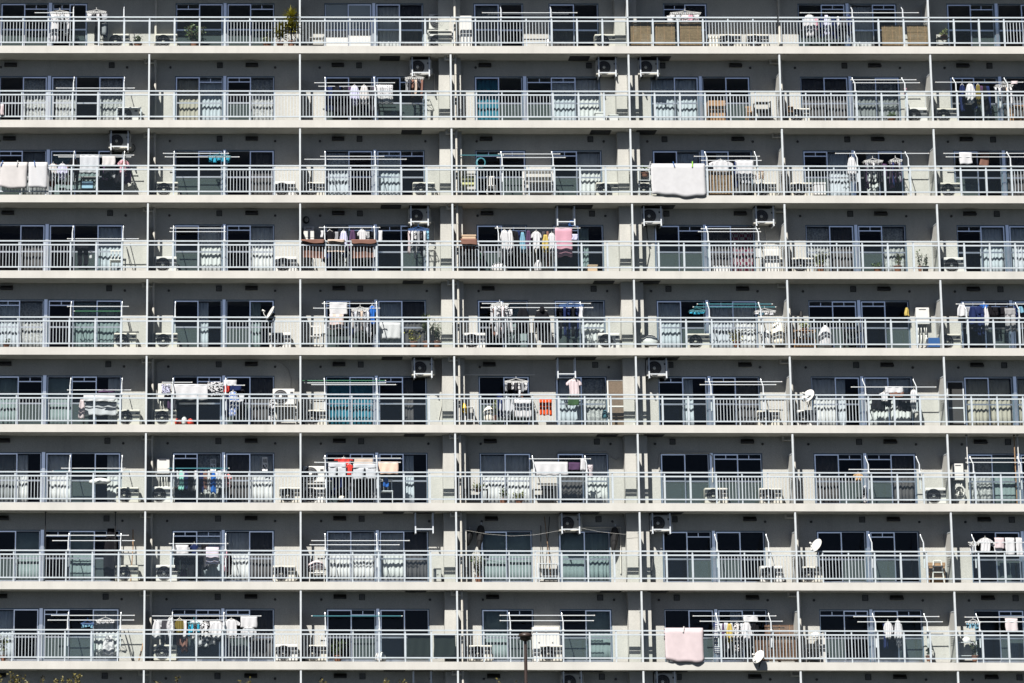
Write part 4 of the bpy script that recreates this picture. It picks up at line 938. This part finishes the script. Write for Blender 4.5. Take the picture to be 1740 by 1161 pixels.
carton(7, 1578, 1606, 956, 990, 'brown box behind the folded stepladder', 'wood', 0.82, 0.3); carton(2, 139, 158, 308, 320, 'pale blue basin on dark rack', plain('plastic_paleblue', (0.25, 0.42, 0.55)), 0.7, 0.3, 'basin', False)
carton(3, 1213, 1240, 452, 462, 'white box on the floor behind pickets', plastic('white'), 0.7); carton(0, 1205, 1222, 62, 80, 'cream box beside air conditioner', plastic('cream'), 0.7)
def chair(r, x0, x1, y0, desc, mat='white_enamel', Y=0.7, d=0.42):
    a, w = rx(r, x0, x1, Y-d); h = hgt(r, y0, Y-d, x0); o = root('chair', (a, Y, zfloor(r))); sz = min(0.42, h*0.55)
    for x in (0.02, w-0.02):
        for y in (-d+0.02, -0.02): obj('leg', MB().tube((x, y, 0), (x, y, sz), 0.016, 6).mesh('leg', mat), o)
    obj('seat', MB().cbox(0, w, -d, 0, sz, sz+0.035, 0.01).mesh('seat', mat), o)
    bk = MB()
    for i in range(4): bk.box(0.02+(w-0.06)*i/3, 0.02+(w-0.06)*i/3+0.03, -0.03, -0.005, sz+0.036, h-0.05)
    bk.box(0, w, -0.032, -0.003, h-0.05, h)
    obj('backrest', bk.mesh('backrest', mat), o)
    thing(o, desc, 'chair', r, bay_of(a+w/2), None, a+w/2)
chair(4, 526, 546, 550, 'white slatted plastic chair beside partition'); chair(3, 186, 207, 421, 'white plastic stool chair behind glass'); chair(7, 525, 552, 962, 'white chair heaped with cloth beside partition'); chair(2, 828, 842, 295, 'white plastic chair by the window', Y=0.8)
chair(6, 645, 668, 812, 'white backed chair behind the glass', 'steel'); chair(1, 250+1020, 1280, 176, 'brown chair by the chest', 'wood', 0.8)
def bag(r, x0, x1, y0, y1, desc, mat, Y=0.55, d=0.3, name='bag'):
    a, zt = W(x0, y0, Y); b, zb = W(x1, y1, Y); zb = max(zb, zfloor(r)+0.005); w = b-a; h = max(0.06, zt-zb)
    mb = MB(); n, mrow = 12, 7; ph = gr.random()*6
    for j in range(mrow+1):
        t = j/mrow; rad = (0.80+0.2*math.sin(t*3.0))*math.sqrt(max(0.02, 1-t**2.6))
        for i in range(n):
            q = 2*math.pi*i/n; k = rad*(1+0.12*math.sin(3*q+ph+4*t)+0.07*math.sin(5*q+7*t))
            mb.v.append((w/2+w/2*k*math.cos(q), d/2*k*math.sin(q), h*t))
    for j in range(mrow):
        for i in range(n): mb.f.append((j*n+i, j*n+(i+1) % n, (j+1)*n+(i+1) % n, (j+1)*n+i))
    mb.f.append(tuple(range(n-1, -1, -1))); mb.f.append(tuple(range(mrow*n, mrow*n+n)))
    o = obj(name, mb.mesh(name, mat, True), None, (a, Y, zb)); thing(o, desc, name, r, bay_of(a+w/2), None, a+w/2)
bag(5, 784, 793, 684, 703, 'yellow plastic bag beside drain pipe', plastic('yellow')); bag(5, 1022, 1033, 697, 711, 'dark blue bag hung by the window', plain('plastic_petrol', (0.04, 0.14, 0.18))); bag(8, 637, 656, 1107, 1124, 'white bag on the floor behind the picket end', plastic('white'), 0.45)
bag(4, 1089, 1120, 569, 588, 'clear white bag slumped on the floor', plastic('white')); bag(4, 1310, 1335, 542, 586, 'pile of cream bags beside partition', plastic('cream')); bag(4, 1292, 1312, 560, 588, 'heap of white cloth behind the pickets', plastic('white'))
bag(4, 1389, 1416, 553, 589, 'white cloth over a seat behind the pickets', clothmat('white'), name='cloth'); bag(5, 296, 308, 711, 722, 'red plastic pot at foot of the railing', plastic('red')); bag(5, 318, 329, 711, 722, 'red plastic bag at foot of the railing', plastic('red')); bag(5, 308, 318, 707, 722, 'white bag between two red ones', plastic('white'))
hang_cloth(4, 'sheet', 'white', 645, 549, 681, 576, 0.8, how='slung low behind glass'); bag(7, 524, 553, 952, 968, 'heap of pale laundry on a chair', clothmat('pale pink'), 0.5, name='laundry'); bag(3, 907, 922, 442, 462, 'white cloth trailing on the floor', clothmat('white'), 0.35, name='cloth')
bag(6, 150, 190, 812, 822, 'white basin hung behind glass', plastic('white'), 0.75); bag(8, 1635, 1650, 1082, 1092, 'white pot on low rack', plastic('white'), 0.65); bag(8, 1377, 1396, 1074, 1084, 'white basin on cluttered rack', plastic('white'), 0.62, name='basin')
bag(3, 784, 806, 424, 436, 'dark pots on crowded shelf', plastic('black'), 0.6, name='pot'); bag(3, 813, 820, 430, 440, 'green bottle on crowded shelf', plastic('green'), 0.5, name='bottle'); bag(3, 834, 862, 446, 462, 'white and grey pots on the floor', plastic('white'), 0.55, name='pot'); bag(4, 1085, 1092, 555, 572, 'cream jar beside the pillar', plastic('cream'), 0.6, name='jar')
bag(5, 820, 842, 690, 716, 'cream toys heaped behind the pickets', plastic('cream'), 0.55, name='toys'); bag(1, 588+440, 1042, 176+20, 206, 'white sack on the floor', plastic('white'), 0.5)
bag(0, 925, 937, 65, 82, 'white soft toy cat behind the pickets', plastic('white'), 0.5, name='toy')
bag(6, 575, 587, 842, 850, 'cream pot on the floor behind dark trousers', plastic('cream'), 0.5, name='pot')

def dish(r, px, py, size, tilt, desc, Y=DR-0.02, arm=-1):
    X, z = W(px, py, Y); o = root('satellite_dish', (X, Y, z)); R0 = size/2
    prof = [(0.001, 0.0)]+[(R0*t, R0*0.28*t*t) for t in (0.25, 0.5, 0.75, 1.0)]+[(R0, R0*0.28+0.012)]+[(R0*t, R0*0.28*t*t+0.012) for t in (0.75, 0.5, 0.25)]+[(0.001, 0.012)]
    mb = MB().lathe([(a, -b) for a, b in prof], (0, 0, 0), 'Y', 24)
    obj('reflector', mb.mesh('reflector', 'white_enamel', True), o)
    ar = MB().path([(0, -0.02, -R0*0.9), (0, -R0*0.9, -R0*0.55), (0, -R0*1.15, -R0*0.25)], 0.014, 6); obj('arm', ar.mesh('arm', 'white_enamel'), o)
    obj('receiver', MB().lathe([(0.001, -0.06), (0.035, -0.05), (0.035, 0.05), (0.02, 0.06), (0.001, 0.06)], (0, -R0*1.15, -R0*0.2), 'Y', 10).mesh('receiver', 'white_enamel', True), o)
    obj('mount', MB().box(-0.05, 0.05, 0.013, 0.10, -0.10, 0.06).tube((0, 0.10, -0.1), (0, 0.10, -0.35), 0.02, 8).mesh('mount', 'black'), o)
    o.rotation_euler = (R(-28), 0, R(tilt)); thing(o, desc, 'satellite dish', r, bay_of(X), 'satellite dishes', X)
dish(5, 1375, 675, 0.52, -52, 'white satellite dish turned toward the sun', 0.12); dish(7, 1389, 929, 0.52, -62, 'white satellite dish on the railing beside partition', 0.12); dish(8, 1291, 1118, 0.50, -58, 'white satellite dish fixed low outside the railing', -0.12); dish(4, 462, 534, 0.55, -74, 'white satellite dish seen edge on above the railing', 0.12)

# potted plants: stems with small leaves, in a pot
def plant(r, x0, x1, y0, y1, desc, leaf='leaf', Y=0.45, pot='terracotta', n=60, spiky=False, ls=0.07, name='potted_plant'):
    a, zt = W(x0, y0, Y); b, zb = W(x1, y1, Y); zb = max(zb, zfloor(r)+0.002); w = b-a; h = max(0.15, zt-zb); cx = w/2
    n = int(n*1.7); o = root(name, (a, Y, zb)); ph = min(0.2, h*0.3); pr = min(0.14, w*0.4)
    obj('pot', MB().lathe([(0.001, 0), (pr*0.7, 0), (pr, ph), (pr*1.08, ph), (pr*1.08, ph*0.88), (pr*0.9, ph*0.86), (0.001, ph*0.85)], (cx, 0, 0), 'Z', 12).mesh('pot', pot), o)
    st = MB(); lf = MB(); rn = gr
    if spiky:
        st.tube((cx, 0, ph*0.8), (cx, 0, h*0.7), 0.03, 6); heads = [(cx, 0, h*0.7), (cx-0.07, 0, h*0.5), (cx+0.06, 0.03, h*0.4)]
        for hx, hy, hz in heads:
            for i in range(n//3):
                t = rn.uniform(0, 6.283); e = rn.uniform(-0.5, 1.4); L = rn.uniform(0.22, 0.40)*min(1, w/0.5)*1.2
                d = Vector((math.cos(t)*math.cos(e), math.sin(t)*math.cos(e), math.sin(e))); s = Vector((-math.sin(t), math.cos(t), 0))*0.026
                p = Vector((hx, hy, hz)); k = len(lf.v); mid = p+d*L*0.5+Vector((0, 0, 0.02))
                lf.v += [tuple(p-s*.6), tuple(p+s*.6), tuple(mid+s), tuple(mid-s), tuple(p+d*L)]; lf.f += [(k, k+1, k+2, k+3), (k+3, k+2, k+4)]
    else:
        ns = max(3, n//14)
        for i in range(ns):
            t = rn.uniform(0, 6.283); rr = rn.uniform(0.1, 1)**0.6; tx = cx+w*0.46*rr*math.cos(t); ty = 0.16*rr*math.sin(t); tz = ph*0.9+(h-ph)*rn.uniform(0.45, 1.0)
            st.tube((cx+pr*0.4*math.cos(t), pr*0.4*math.sin(t), ph*0.85), (tx, ty, tz), 0.007, 4)
            for q in range(n//ns):
                u = rn.uniform(0.3, 1.0); p = Vector((cx+(tx-cx)*u, ty*u, ph*0.85+(tz-ph*0.85)*u))+Vector((rn.gauss(0, .04), rn.gauss(0, .04), rn.gauss(0, .03)))
                d = Vector((rn.gauss(0, 1), rn.gauss(0, 1), rn.gauss(0.2, .7))).normalized(); s = d.cross(Vector((rn.gauss(0, 1), rn.gauss(0, 1), rn.gauss(0, 1)))).normalized()*ls*0.32; L = ls*rn.uniform(0.7, 1.3)
                k = len(lf.v); lf.v += [tuple(p), tuple(p+d*L*.5+s), tuple(p+d*L), tuple(p+d*L*.5-s)]; lf.f.append((k, k+1, k+2, k+3))
    obj('stem', st.mesh('stem', 'bark'), o); obj('foliage', lf.mesh('foliage', leaf), o, kind='stuff')
    thing(o, desc, 'plant', r, bay_of(a+cx), 'potted plants on the balconies', a+cx)
plant(0, 482, 508, 8, 82, 'tall yellow-green yucca standing above the railing', 'leaf_yellow', 0.16, n=230, spiky=True); plant(0, 466, 486, 38, 82, 'yellow spiky plant behind pickets', 'leaf_yellow', 0.2, n=150, spiky=True); plant(0, 440, 468, 60, 82, 'low pale flowering plant behind pickets', 'leaf_pale', 0.42, n=130)
plant(0, 308, 352, 40, 82, 'dark leafy bush behind glass', 'leaf', 0.6, n=220, ls=0.09); plant(0, 222, 247, 58, 82, 'dark tangled plant between the air conditioners', 'leaf', 0.6, n=80)
plant(1, 1504, 1526, 190, 208, 'small green fern behind glass', 'leaf', 0.45, n=90); plant(3, 1378, 1410, 426, 462, 'leafy pale green bush behind pickets', 'leaf_pale', 0.42, n=260); plant(3, 1514, 1536, 428, 462, 'loose leafy plant behind glass', 'leaf_pale', 0.42, n=70); plant(3, 1478, 1504, 444, 462, 'low dark plant behind glass', 'leaf', 0.4, n=70)
plant(3, 1557, 1568, 418, 462, 'thin tall plant near partition', 'leaf', 0.5, n=40); plant(3, 1564, 1580, 432, 462, 'plant in a dark pot beside partition', 'leaf', 0.45, 'black', n=40); plant(4, 690, 716, 560, 590, 'yellow-green plant behind glass', 'leaf_yellow', 0.42, n=110); plant(4, 714, 736, 530, 590, 'tall spiky plant in front of the window', 'leaf_pale', 0.5, n=60, spiky=True)
plant(4, 732, 752, 540, 590, 'leafy plant with white flowers beside the pillar', 'leaf', 0.5, n=90); plant(4, 1238, 1266, 560, 590, 'dark grassy plant behind pickets', 'leaf_yellow', 0.42, n=140); plant(4, 1352, 1382, 544, 566, 'pale flowers on the low shelf', 'leaf_pale', 0.6, n=120); plant(4, 4, 18, 575, 590, 'small dark plant at foot of the pickets', 'leaf', 0.4, n=40)
plant(6, 868, 896, 836, 856, 'pink and white flowers behind pickets', 'leaf_pale', 0.42, n=130); plant(6, 846, 864, 828, 856, 'dark leafy plant behind pickets', 'leaf', 0.42, n=90); plant(6, 797, 826, 822, 836, 'pale plants on dark bench', 'leaf_pale', 0.6, n=90); plant(7, 796, 830, 935, 990, 'tangled dark plants beside the drain pipe', 'leaf', 0.5, n=200); plant(8, 556, 592, 1088, 1124, 'dark leafy bush behind pickets', 'leaf', 0.45, n=240, ls=0.08)
plant(8, 0, 12, 1078, 1124, 'pale leafy plant at picture edge', 'leaf_pale', 0.45, n=90); plant(8, 1570, 1588, 1092, 1124, 'green plant beside glass', 'leaf', 0.5, n=80); plant(2, 1086, 1106, 280, 300, 'dark green plant on a rack by the pillar', 'leaf', 0.6, n=90); plant(5, 836, 846, 680, 716, 'cream flowers behind the pickets', 'leaf_pale', 0.5, n=60); plant(8, 1648, 1664, 1086, 1124, 'green plants on low rack', 'leaf', 0.5, n=80)
plant(0, 1596, 1612, 50, 66, 'pale plant on dark stand', 'leaf_pale', 0.6, n=70)

# upright and leaning things
def stick(r, pts, rad, mat, desc, cat, name, Y=0.6, tip=None):
    P3 = [(W(x, y, yy)[0], yy, W(x, y, yy)[1]) for x, y, yy in pts]; b = P3[0]
    mb = MB().path([(p[0]-b[0], p[1]-b[1], p[2]-b[2]) for p in P3], rad, 6); o = root(name, b)
    obj('handle', mb.mesh('handle', mat), o)
    if tip:
        e = P3[-1]; q = (e[0]-b[0], e[1]-b[1], e[2]-b[2]); obj('head', MB().lathe([(0.001, 0.03), (0.03, 0.02), (0.06, -0.12), (0.075, -0.26), (0.001, -0.26)], q, 'Z', 10).mesh('head', tip), o)
    thing(o, desc, cat, r, bay_of(b[0]), None, b[0])
stick(7, [(222, 988, 0.5), (226, 930, 0.7), (226, 900, 0.8)], 0.02, 'wood', 'brown broom leaning on the wall', 'broom', 'broom'); stick(4, [(1360, 585, 0.6), (1361, 545, 0.75), (1361, 530, 0.8)], 0.018, 'white_enamel', 'upturned dark mop leaning by partition', 'mop', 'mop', tip='black')
stick(7, [(918, 985, 0.5), (919, 930, 0.75), (919, 893, 0.85)], 0.014, 'black', 'dark pole leaning between the windows', 'pole', 'garden_pole'); stick(7, [(936, 985, 0.5), (931, 930, 0.75), (925, 878, 0.85)], 0.014, 'wood', 'brown pole crossing another between the windows', 'pole', 'garden_pole'); stick(7, [(926, 985, 0.5), (930, 930, 0.75), (934, 878, 0.85)], 0.014, 'black', 'black pole crossing a brown one between the windows', 'pole', 'garden_pole')
stick(4, [(224, 583, 0.5), (219, 555, 0.75), (216, 542, 0.85)], 0.014, 'black', 'dark stick leaning on the sunlit wall', 'stick', 'stick'); stick(8, [(224, 1122, 0.5), (216, 1090, 0.75), (210, 1070, 0.85)], 0.016, 'black', 'black stick leaning on the sunlit wall', 'stick', 'stick'); stick(8, [(236, 1122, 0.5), (242, 1100, 0.75), (243, 1094, 0.85)], 0.03, 'wood', 'short wooden board leaning beside partition', 'board', 'board')
stick(3, [(222, 455, 0.5), (217, 430, 0.75), (215, 420, 0.85)], 0.014, 'black', 'dark stick leaning on the wall beside glass', 'stick', 'stick'); stick(2, [(231, 325, 0.5), (222, 290, 0.75), (216, 272, 0.85)], 0.02, 'dark_metal', 'dark folded stand leaning on the wall', 'stand', 'folded_stand'); stick(7, [(1106, 985, 0.5), (1109, 955, 0.7), (1108, 945, 0.8)], 0.02, 'black', 'black stick beside the pillar', 'stick', 'stick')
def umbrella(r, x, y0, y1, desc):
    Y = 0.7; X, z1 = W(x, y0, Y); _, z0 = W(x, y1, Y); h = z1-z0; o = root('umbrella', (X, Y, z0))
    mb = MB().lathe([(0.012, 0), (0.05, h*0.12), (0.11, h*0.4), (0.15, h*0.75), (0.10, h*0.95), (0.02, h)], (0, 0, 0), 'Z', 9); obj('canopy', mb.mesh('canopy', 'black'), o)
    obj('shaft', MB().tube((0, 0, h), (0, 0, h+0.1), 0.012, 6).tube((0, 0, -0.1), (0, 0, 0), 0.012, 6).mesh('shaft', 'steel'), o)
    o.rotation_euler = (0, R(6), 0); thing(o, desc, 'umbrella', r, bay_of(X), None, X)
umbrella(7, 813, 892, 935, 'folded black parasol hung beside the first window'); umbrella(7, 1040, 895, 945, 'folded black parasol hung beside the far window'); umbrella(7, 795, 900, 928, 'short folded black parasol beside the drain pipe')
def washing_line(r, pts, desc, Y=0.4):
    P3 = [(W(x, y, Y)[0], Y, W(x, y, Y)[1]) for x, y in pts]; b = P3[0]
    o = obj('washing_line', MB().path([(p[0]-b[0], 0, p[2]-b[2]) for p in P3], 0.0045, 5).mesh('washing_line', 'board'), None, b); thing(o, desc, 'washing line', r, bay_of(P3[1][0]), None)
washing_line(7, [(790, 901), (830, 908), (870, 911), (910, 909), (950, 902), (985, 897), (1020, 904), (1060, 908), (1087, 906)], 'white washing line sagging across the balcony')
# folded stepladder
X, _ = W(1595, 990, 0.42); o = root('stepladder', (X, 0.42, zfloor(7))); zz = hgt(7, 953, 0.42, 1595)
for s in (-1, 1): obj('rail', MB().tube((s*0.20, 0, 0), (s*0.13, 0.06, zz), 0.025, 6).mesh('rail', 'white_enamel'), o)
for i in range(3): obj('step', MB().box(-0.19+i*0.02, 0.19-i*0.02, -0.03+i*0.018, 0.06+i*0.018, zz*(0.22+0.26*i), zz*(0.22+0.26*i)+0.03).mesh('step', 'white_enamel'), o)
obj('top_bar', MB().tube((-0.13, 0.06, zz), (0.13, 0.06, zz), 0.025, 6).mesh('top_bar', 'white_enamel'), o); thing(o, 'white folded stepladder leaning by brown box', 'stepladder', 7, 5)
# leaning screen door
Y = 0.62; a, zt = W(1031, 645, Y); b, _ = W(1076, 645, Y); w = b-a; z0 = zfloor(5); h = zt-z0; o = root('screen_door', (a, Y-0.12, z0))
mb = MB(); t = 0.045
mb.box(0, t, 0, .03, 0, h); mb.box(w-t, w, 0, .03, 0, h); mb.box(t, w-t, 0, .03, 0, t); mb.box(t, w-t, 0, .03, h-t, h); mb.box(t, w-t, .001, .029, h*.42, h*.45)
obj('frame', mb.mesh('frame', 'white_enamel'), o)
obj('mesh_panel', MB().box(t, w-t, .012, .016, h*.45, h-t).mesh('mesh_panel', plain('screen_mesh', (0.13, 0.095, 0.065), 0.8, 0, 0.3, 20)), o); obj('mesh_panel', MB().box(t, w-t, .012, .016, t, h*.42).mesh('mesh_panel', MATS['screen_mesh']), o)
o.rotation_euler = (R(-4), 0, 0); thing(o, 'brown mesh screen door leaning against the pillar', 'screen door', 5, 3)
def tension_pole(r, px, Y, mat, desc):
    X = W(px, 60+131*r, Y)[0]; h = H-SLAB
    o = root('tension_pole', (X, Y, zfloor(r)+0.006)); obj('tube', MB().tube((0, 0, 0.03), (0, 0, h-0.045), 0.019, 8).mesh('tube', mat), o)
    for z in (0.0, h-0.044): obj('foot', MB().lathe([(0.001, 0), (0.045, 0), (0.03, 0.03), (0.001, 0.03)], (0, 0, z), 'Z', 10).mesh('foot', 'black'), o)
    thing(o, desc, 'pole', r, bay_of(X), 'tension poles')
tension_pole(6, 1647, 0.35, 'white_enamel', 'white tension pole from floor to ceiling'); tension_pole(6, 1728, 0.35, 'wood', 'brown tension pole from floor to ceiling'); tension_pole(6, 1734, 0.35, 'white_enamel', 'white tension pole from floor to ceiling')
tension_pole(7, 76, 0.4, 'dark_metal', 'dark tension pole from floor to ceiling'); tension_pole(7, 195, 0.4, 'dark_metal', 'dark tension pole from floor to ceiling')
Y = 0.8; a, zt = W(1608, 648, Y); b, _ = W(1637, 648, Y); w = b-a; z0 = zfloor(5)+0.006; h = zt-z0; o = root('screen_door', (a, Y, z0)); t = 0.04
obj('frame', MB().box(0, t, 0, .03, 0, h).box(w-t, w, 0, .03, 0, h).box(t, w-t, 0, .03, 0, t).box(t, w-t, 0, .03, h-t, h).box(t, w-t, .001, .029, h*.42, h*.45).mesh('frame', 'steel'), o)
for q0, q1 in ((t, h*.42), (h*.45, h-t)): obj('mesh_panel', MB().box(t, w-t, .012, .016, q0, q1).mesh('mesh_panel', plain('black_mesh', (0.03, 0.03, 0.03), 0.8)), o)
thing(o, 'dark mesh screen door standing by the partition', 'screen door', 5, 6)
# dark netting behind glass on the ninth storey
for a_, b_ in ((692, 732), (737, 774)):
    hang_cloth(8, 'sheet', 'black green', a_, 1080, b_, 1118, DR+0.06, how='tied behind glass')
# calligraphy papers in the windows
for x0, x1, y0, y1 in ((357.5, 367, 780, 800.5), (445.5, 454.5, 777, 800.5)):
    Y = DW+0.013; a, zt = W(x0, y0, Y); b, zb = W(x1, y1, Y); w, h = b-a, zt-zb; o = root('paper_banner', (a, Y, zb))
    obj('paper', MB().box(0, w, -0.003, 0.003, 0, h).mesh('paper', fabric('paper', (0.86, 0.86, 0.85), 0.15)), o)
    cu = bpy.data.curves.new('lettering', 'FONT'); cu.body = '\u798f'; cu.size = w*0.85; cu.align_x = 'CENTER'; cu.extrude = 0.001; cu.materials.append(MATS['ink'])
    tmp = bpy.data.objects.new('lettering_outline', cu); COL.objects.link(tmp); bpy.context.view_layer.update()
    lm_ = bpy.data.meshes.new_from_object(tmp.evaluated_get(bpy.context.evaluated_depsgraph_get())); bpy.data.objects.remove(tmp)
    t = obj('lettering', lm_, o, (w/2, -0.0055, h*0.62), (R(90), 0, 0))
    k = MB(); pts = [(w*(0.5+0.30*math.sin(q)), -0.006, h*(0.36+0.13*math.cos(q))) for q in np.linspace(0.4, 5.4, 12)]+[(w*0.42, -0.006, h*0.22), (w*0.62, -0.006, h*0.14), (w*0.75, -0.006, h*0.10)]
    obj('brush_stroke', k.path(pts, 0.011, 5).mesh('brush_stroke', 'ink'), o)
    thing(o, 'white paper strip with brush writing', 'banner', 6, 1, None, a)
# hose reels and coils
def coil(r, px, py, rad, mat, desc, Y=0.8, tr=0.014, turns=3):
    X, z = W(px, py, Y); mb = MB()
    for k in range(turns):
        rr = rad*(1-0.12*k); pts = [(rr*math.cos(t)+0.01*k, -0.02*k, rr*1.15*math.sin(t)) for t in np.linspace(0, 6.283, 17)]; mb.path(pts, tr, 5)
    mb.tube((0, 0, rad), (0, 0.06, rad+0.03), tr, 5)
    o = obj('hose_coil', mb.mesh('hose_coil', mat), None, (X, Y, z)); thing(o, desc, 'hose', r, bay_of(X), None)
coil(3, 520, 374, 0.11, 'black', 'black hose coil hung above the water heater'); coil(3, 971, 380, 0.11, plastic('blue'), 'blue rope coil hung from the empty bracket', 0.45); coil(6, 1629, 836, 0.22, 'white_enamel', 'white hose coil below the water heater', 0.7); coil(2, 817, 277, 0.16, plastic('cyan'), 'turquoise ring hung in front of the window', 0.5, 0.02, 2)
coil(2, 223, 252, 0.14, 'black', 'black cable loop below the ceiling', 0.85, 0.008, 2)

# ------------------------------------------------------------------ street lamp and trees in front of the block
Y = -9.0; X, zt = W(892.5, 1075, Y); o = root('street_lamp', (X, Y, GZ)); zt -= GZ
obj('pole', MB().lathe([(0.09, 0), (0.09, 0.4), (0.055, 0.5), (0.05, zt-0.25)], (0, 0, 0), 'Z', 12).mesh('pole', 'lamp_brown', True), o)
obj('lamp_head', MB().lathe([(0.05, zt-0.27), (0.10, zt-0.24), (0.17, zt-0.22), (0.17, zt-0.13), (0.21, zt-0.12), (0.20, zt-0.05), (0.10, zt-0.01), (0.001, zt)], (0, 0, 0), 'Z', 16).mesh('lamp_head', 'lamp_brown', True), o)
o['label'] = 'dark brown street lamp with mushroom head before the ninth storey'; o['category'] = 'street lamp'
tr = random.Random(5)
def tree(x0, x1, ytop, Y, desc, dens):
    a, zt = W(x0, ytop, Y); b, _ = W(x1, ytop, Y); cx = (a+b)/2; hw = max(0.5, (b-a)/2); h = zt-GZ; o = root('young_tree', (cx, Y, GZ))
    tk = MB(); tk.tube((0, 0, 0), (0.05, 0, h*0.35), 0.09, 8, 0.07); tk.tube((0.05, 0, h*0.35), (0, 0, h*0.7), 0.07, 8, 0.035); lf = MB()
    shoots = []
    for i in range(int(dens*3)):
        t = tr.uniform(0, 6.283); rr = tr.uniform(0, 1)**0.5
        tip = Vector((hw*rr*math.cos(t), hw*0.7*rr*math.sin(t), h*tr.uniform(0.80, 0.94))); st = Vector((0.03*math.cos(t), 0.03*math.sin(t), h*tr.uniform(0.3, 0.6)))
        if i < dens: tip.z = h*tr.uniform(0.955, 1.0)
        tk.tube(st, tip, 0.022, 5, 0.005); shoots.append((st, tip))
    for st, tip in shoots:
        for k in range(70):
            u = tr.uniform(0.3, 1.0)**0.6; p = st.lerp(tip, u)+Vector((tr.gauss(0, .07), tr.gauss(0, .07), tr.gauss(0, .05)))*(1.35-u)
            d = Vector((tr.gauss(0, 1), tr.gauss(0, 1), tr.gauss(0.3, .6))).normalized(); s = d.cross(Vector((tr.gauss(0, 1), tr.gauss(0, 1), tr.gauss(0, 1)))).normalized()*0.026; L = tr.uniform(0.06, 0.11)
            n = len(lf.v); lf.v += [tuple(p), tuple(p+d*L*.5+s), tuple(p+d*L), tuple(p+d*L*.5-s)]; lf.f.append((n, n+1, n+2, n+3))
    obj('trunk', tk.mesh('trunk', 'bark'), o); obj('crown', lf.mesh('crown', 'leaf_tree'), o, kind='stuff')
    o['label'] = desc; o['category'] = 'tree'; o['group'] = 'young trees in front of the block'
tree(-20, 78, 1144, -6.0, 'yellow-green treetop at the lower left corner', 9); tree(84, 156, 1146, -6.5, 'broad yellow-green treetop next to the corner one', 10); tree(255, 300, 1147, -6.0, 'small treetop under the second bay', 3); tree(385, 420, 1144, -6.0, 'thin treetop shoot under the second bay, near its middle window', 3)
tree(540, 562, 1151, -6.0, 'thin treetop shoot under the third bay', 2); tree(660, 700, 1154, -6.0, 'treetop shoots under the third bay near its hung bracket', 4); tree(855, 880, 1150, -6.0, 'thin treetop shoot beside the street lamp', 2)

# ------------------------------------------------------------------ labels: count off what looks alike within one bay
groups = {}
for e in LAB: groups.setdefault((e[0], e[1], e[2]), []).append(e)
for (desc, r, c), l in groups.items():
    l.sort(key=lambda e: e[3])
    for i, e in enumerate(l):
        e[5]['label'] = (desc if len(l) == 1 else ORD[min(i, 13)]+' '+desc)+', '+where(r, c)
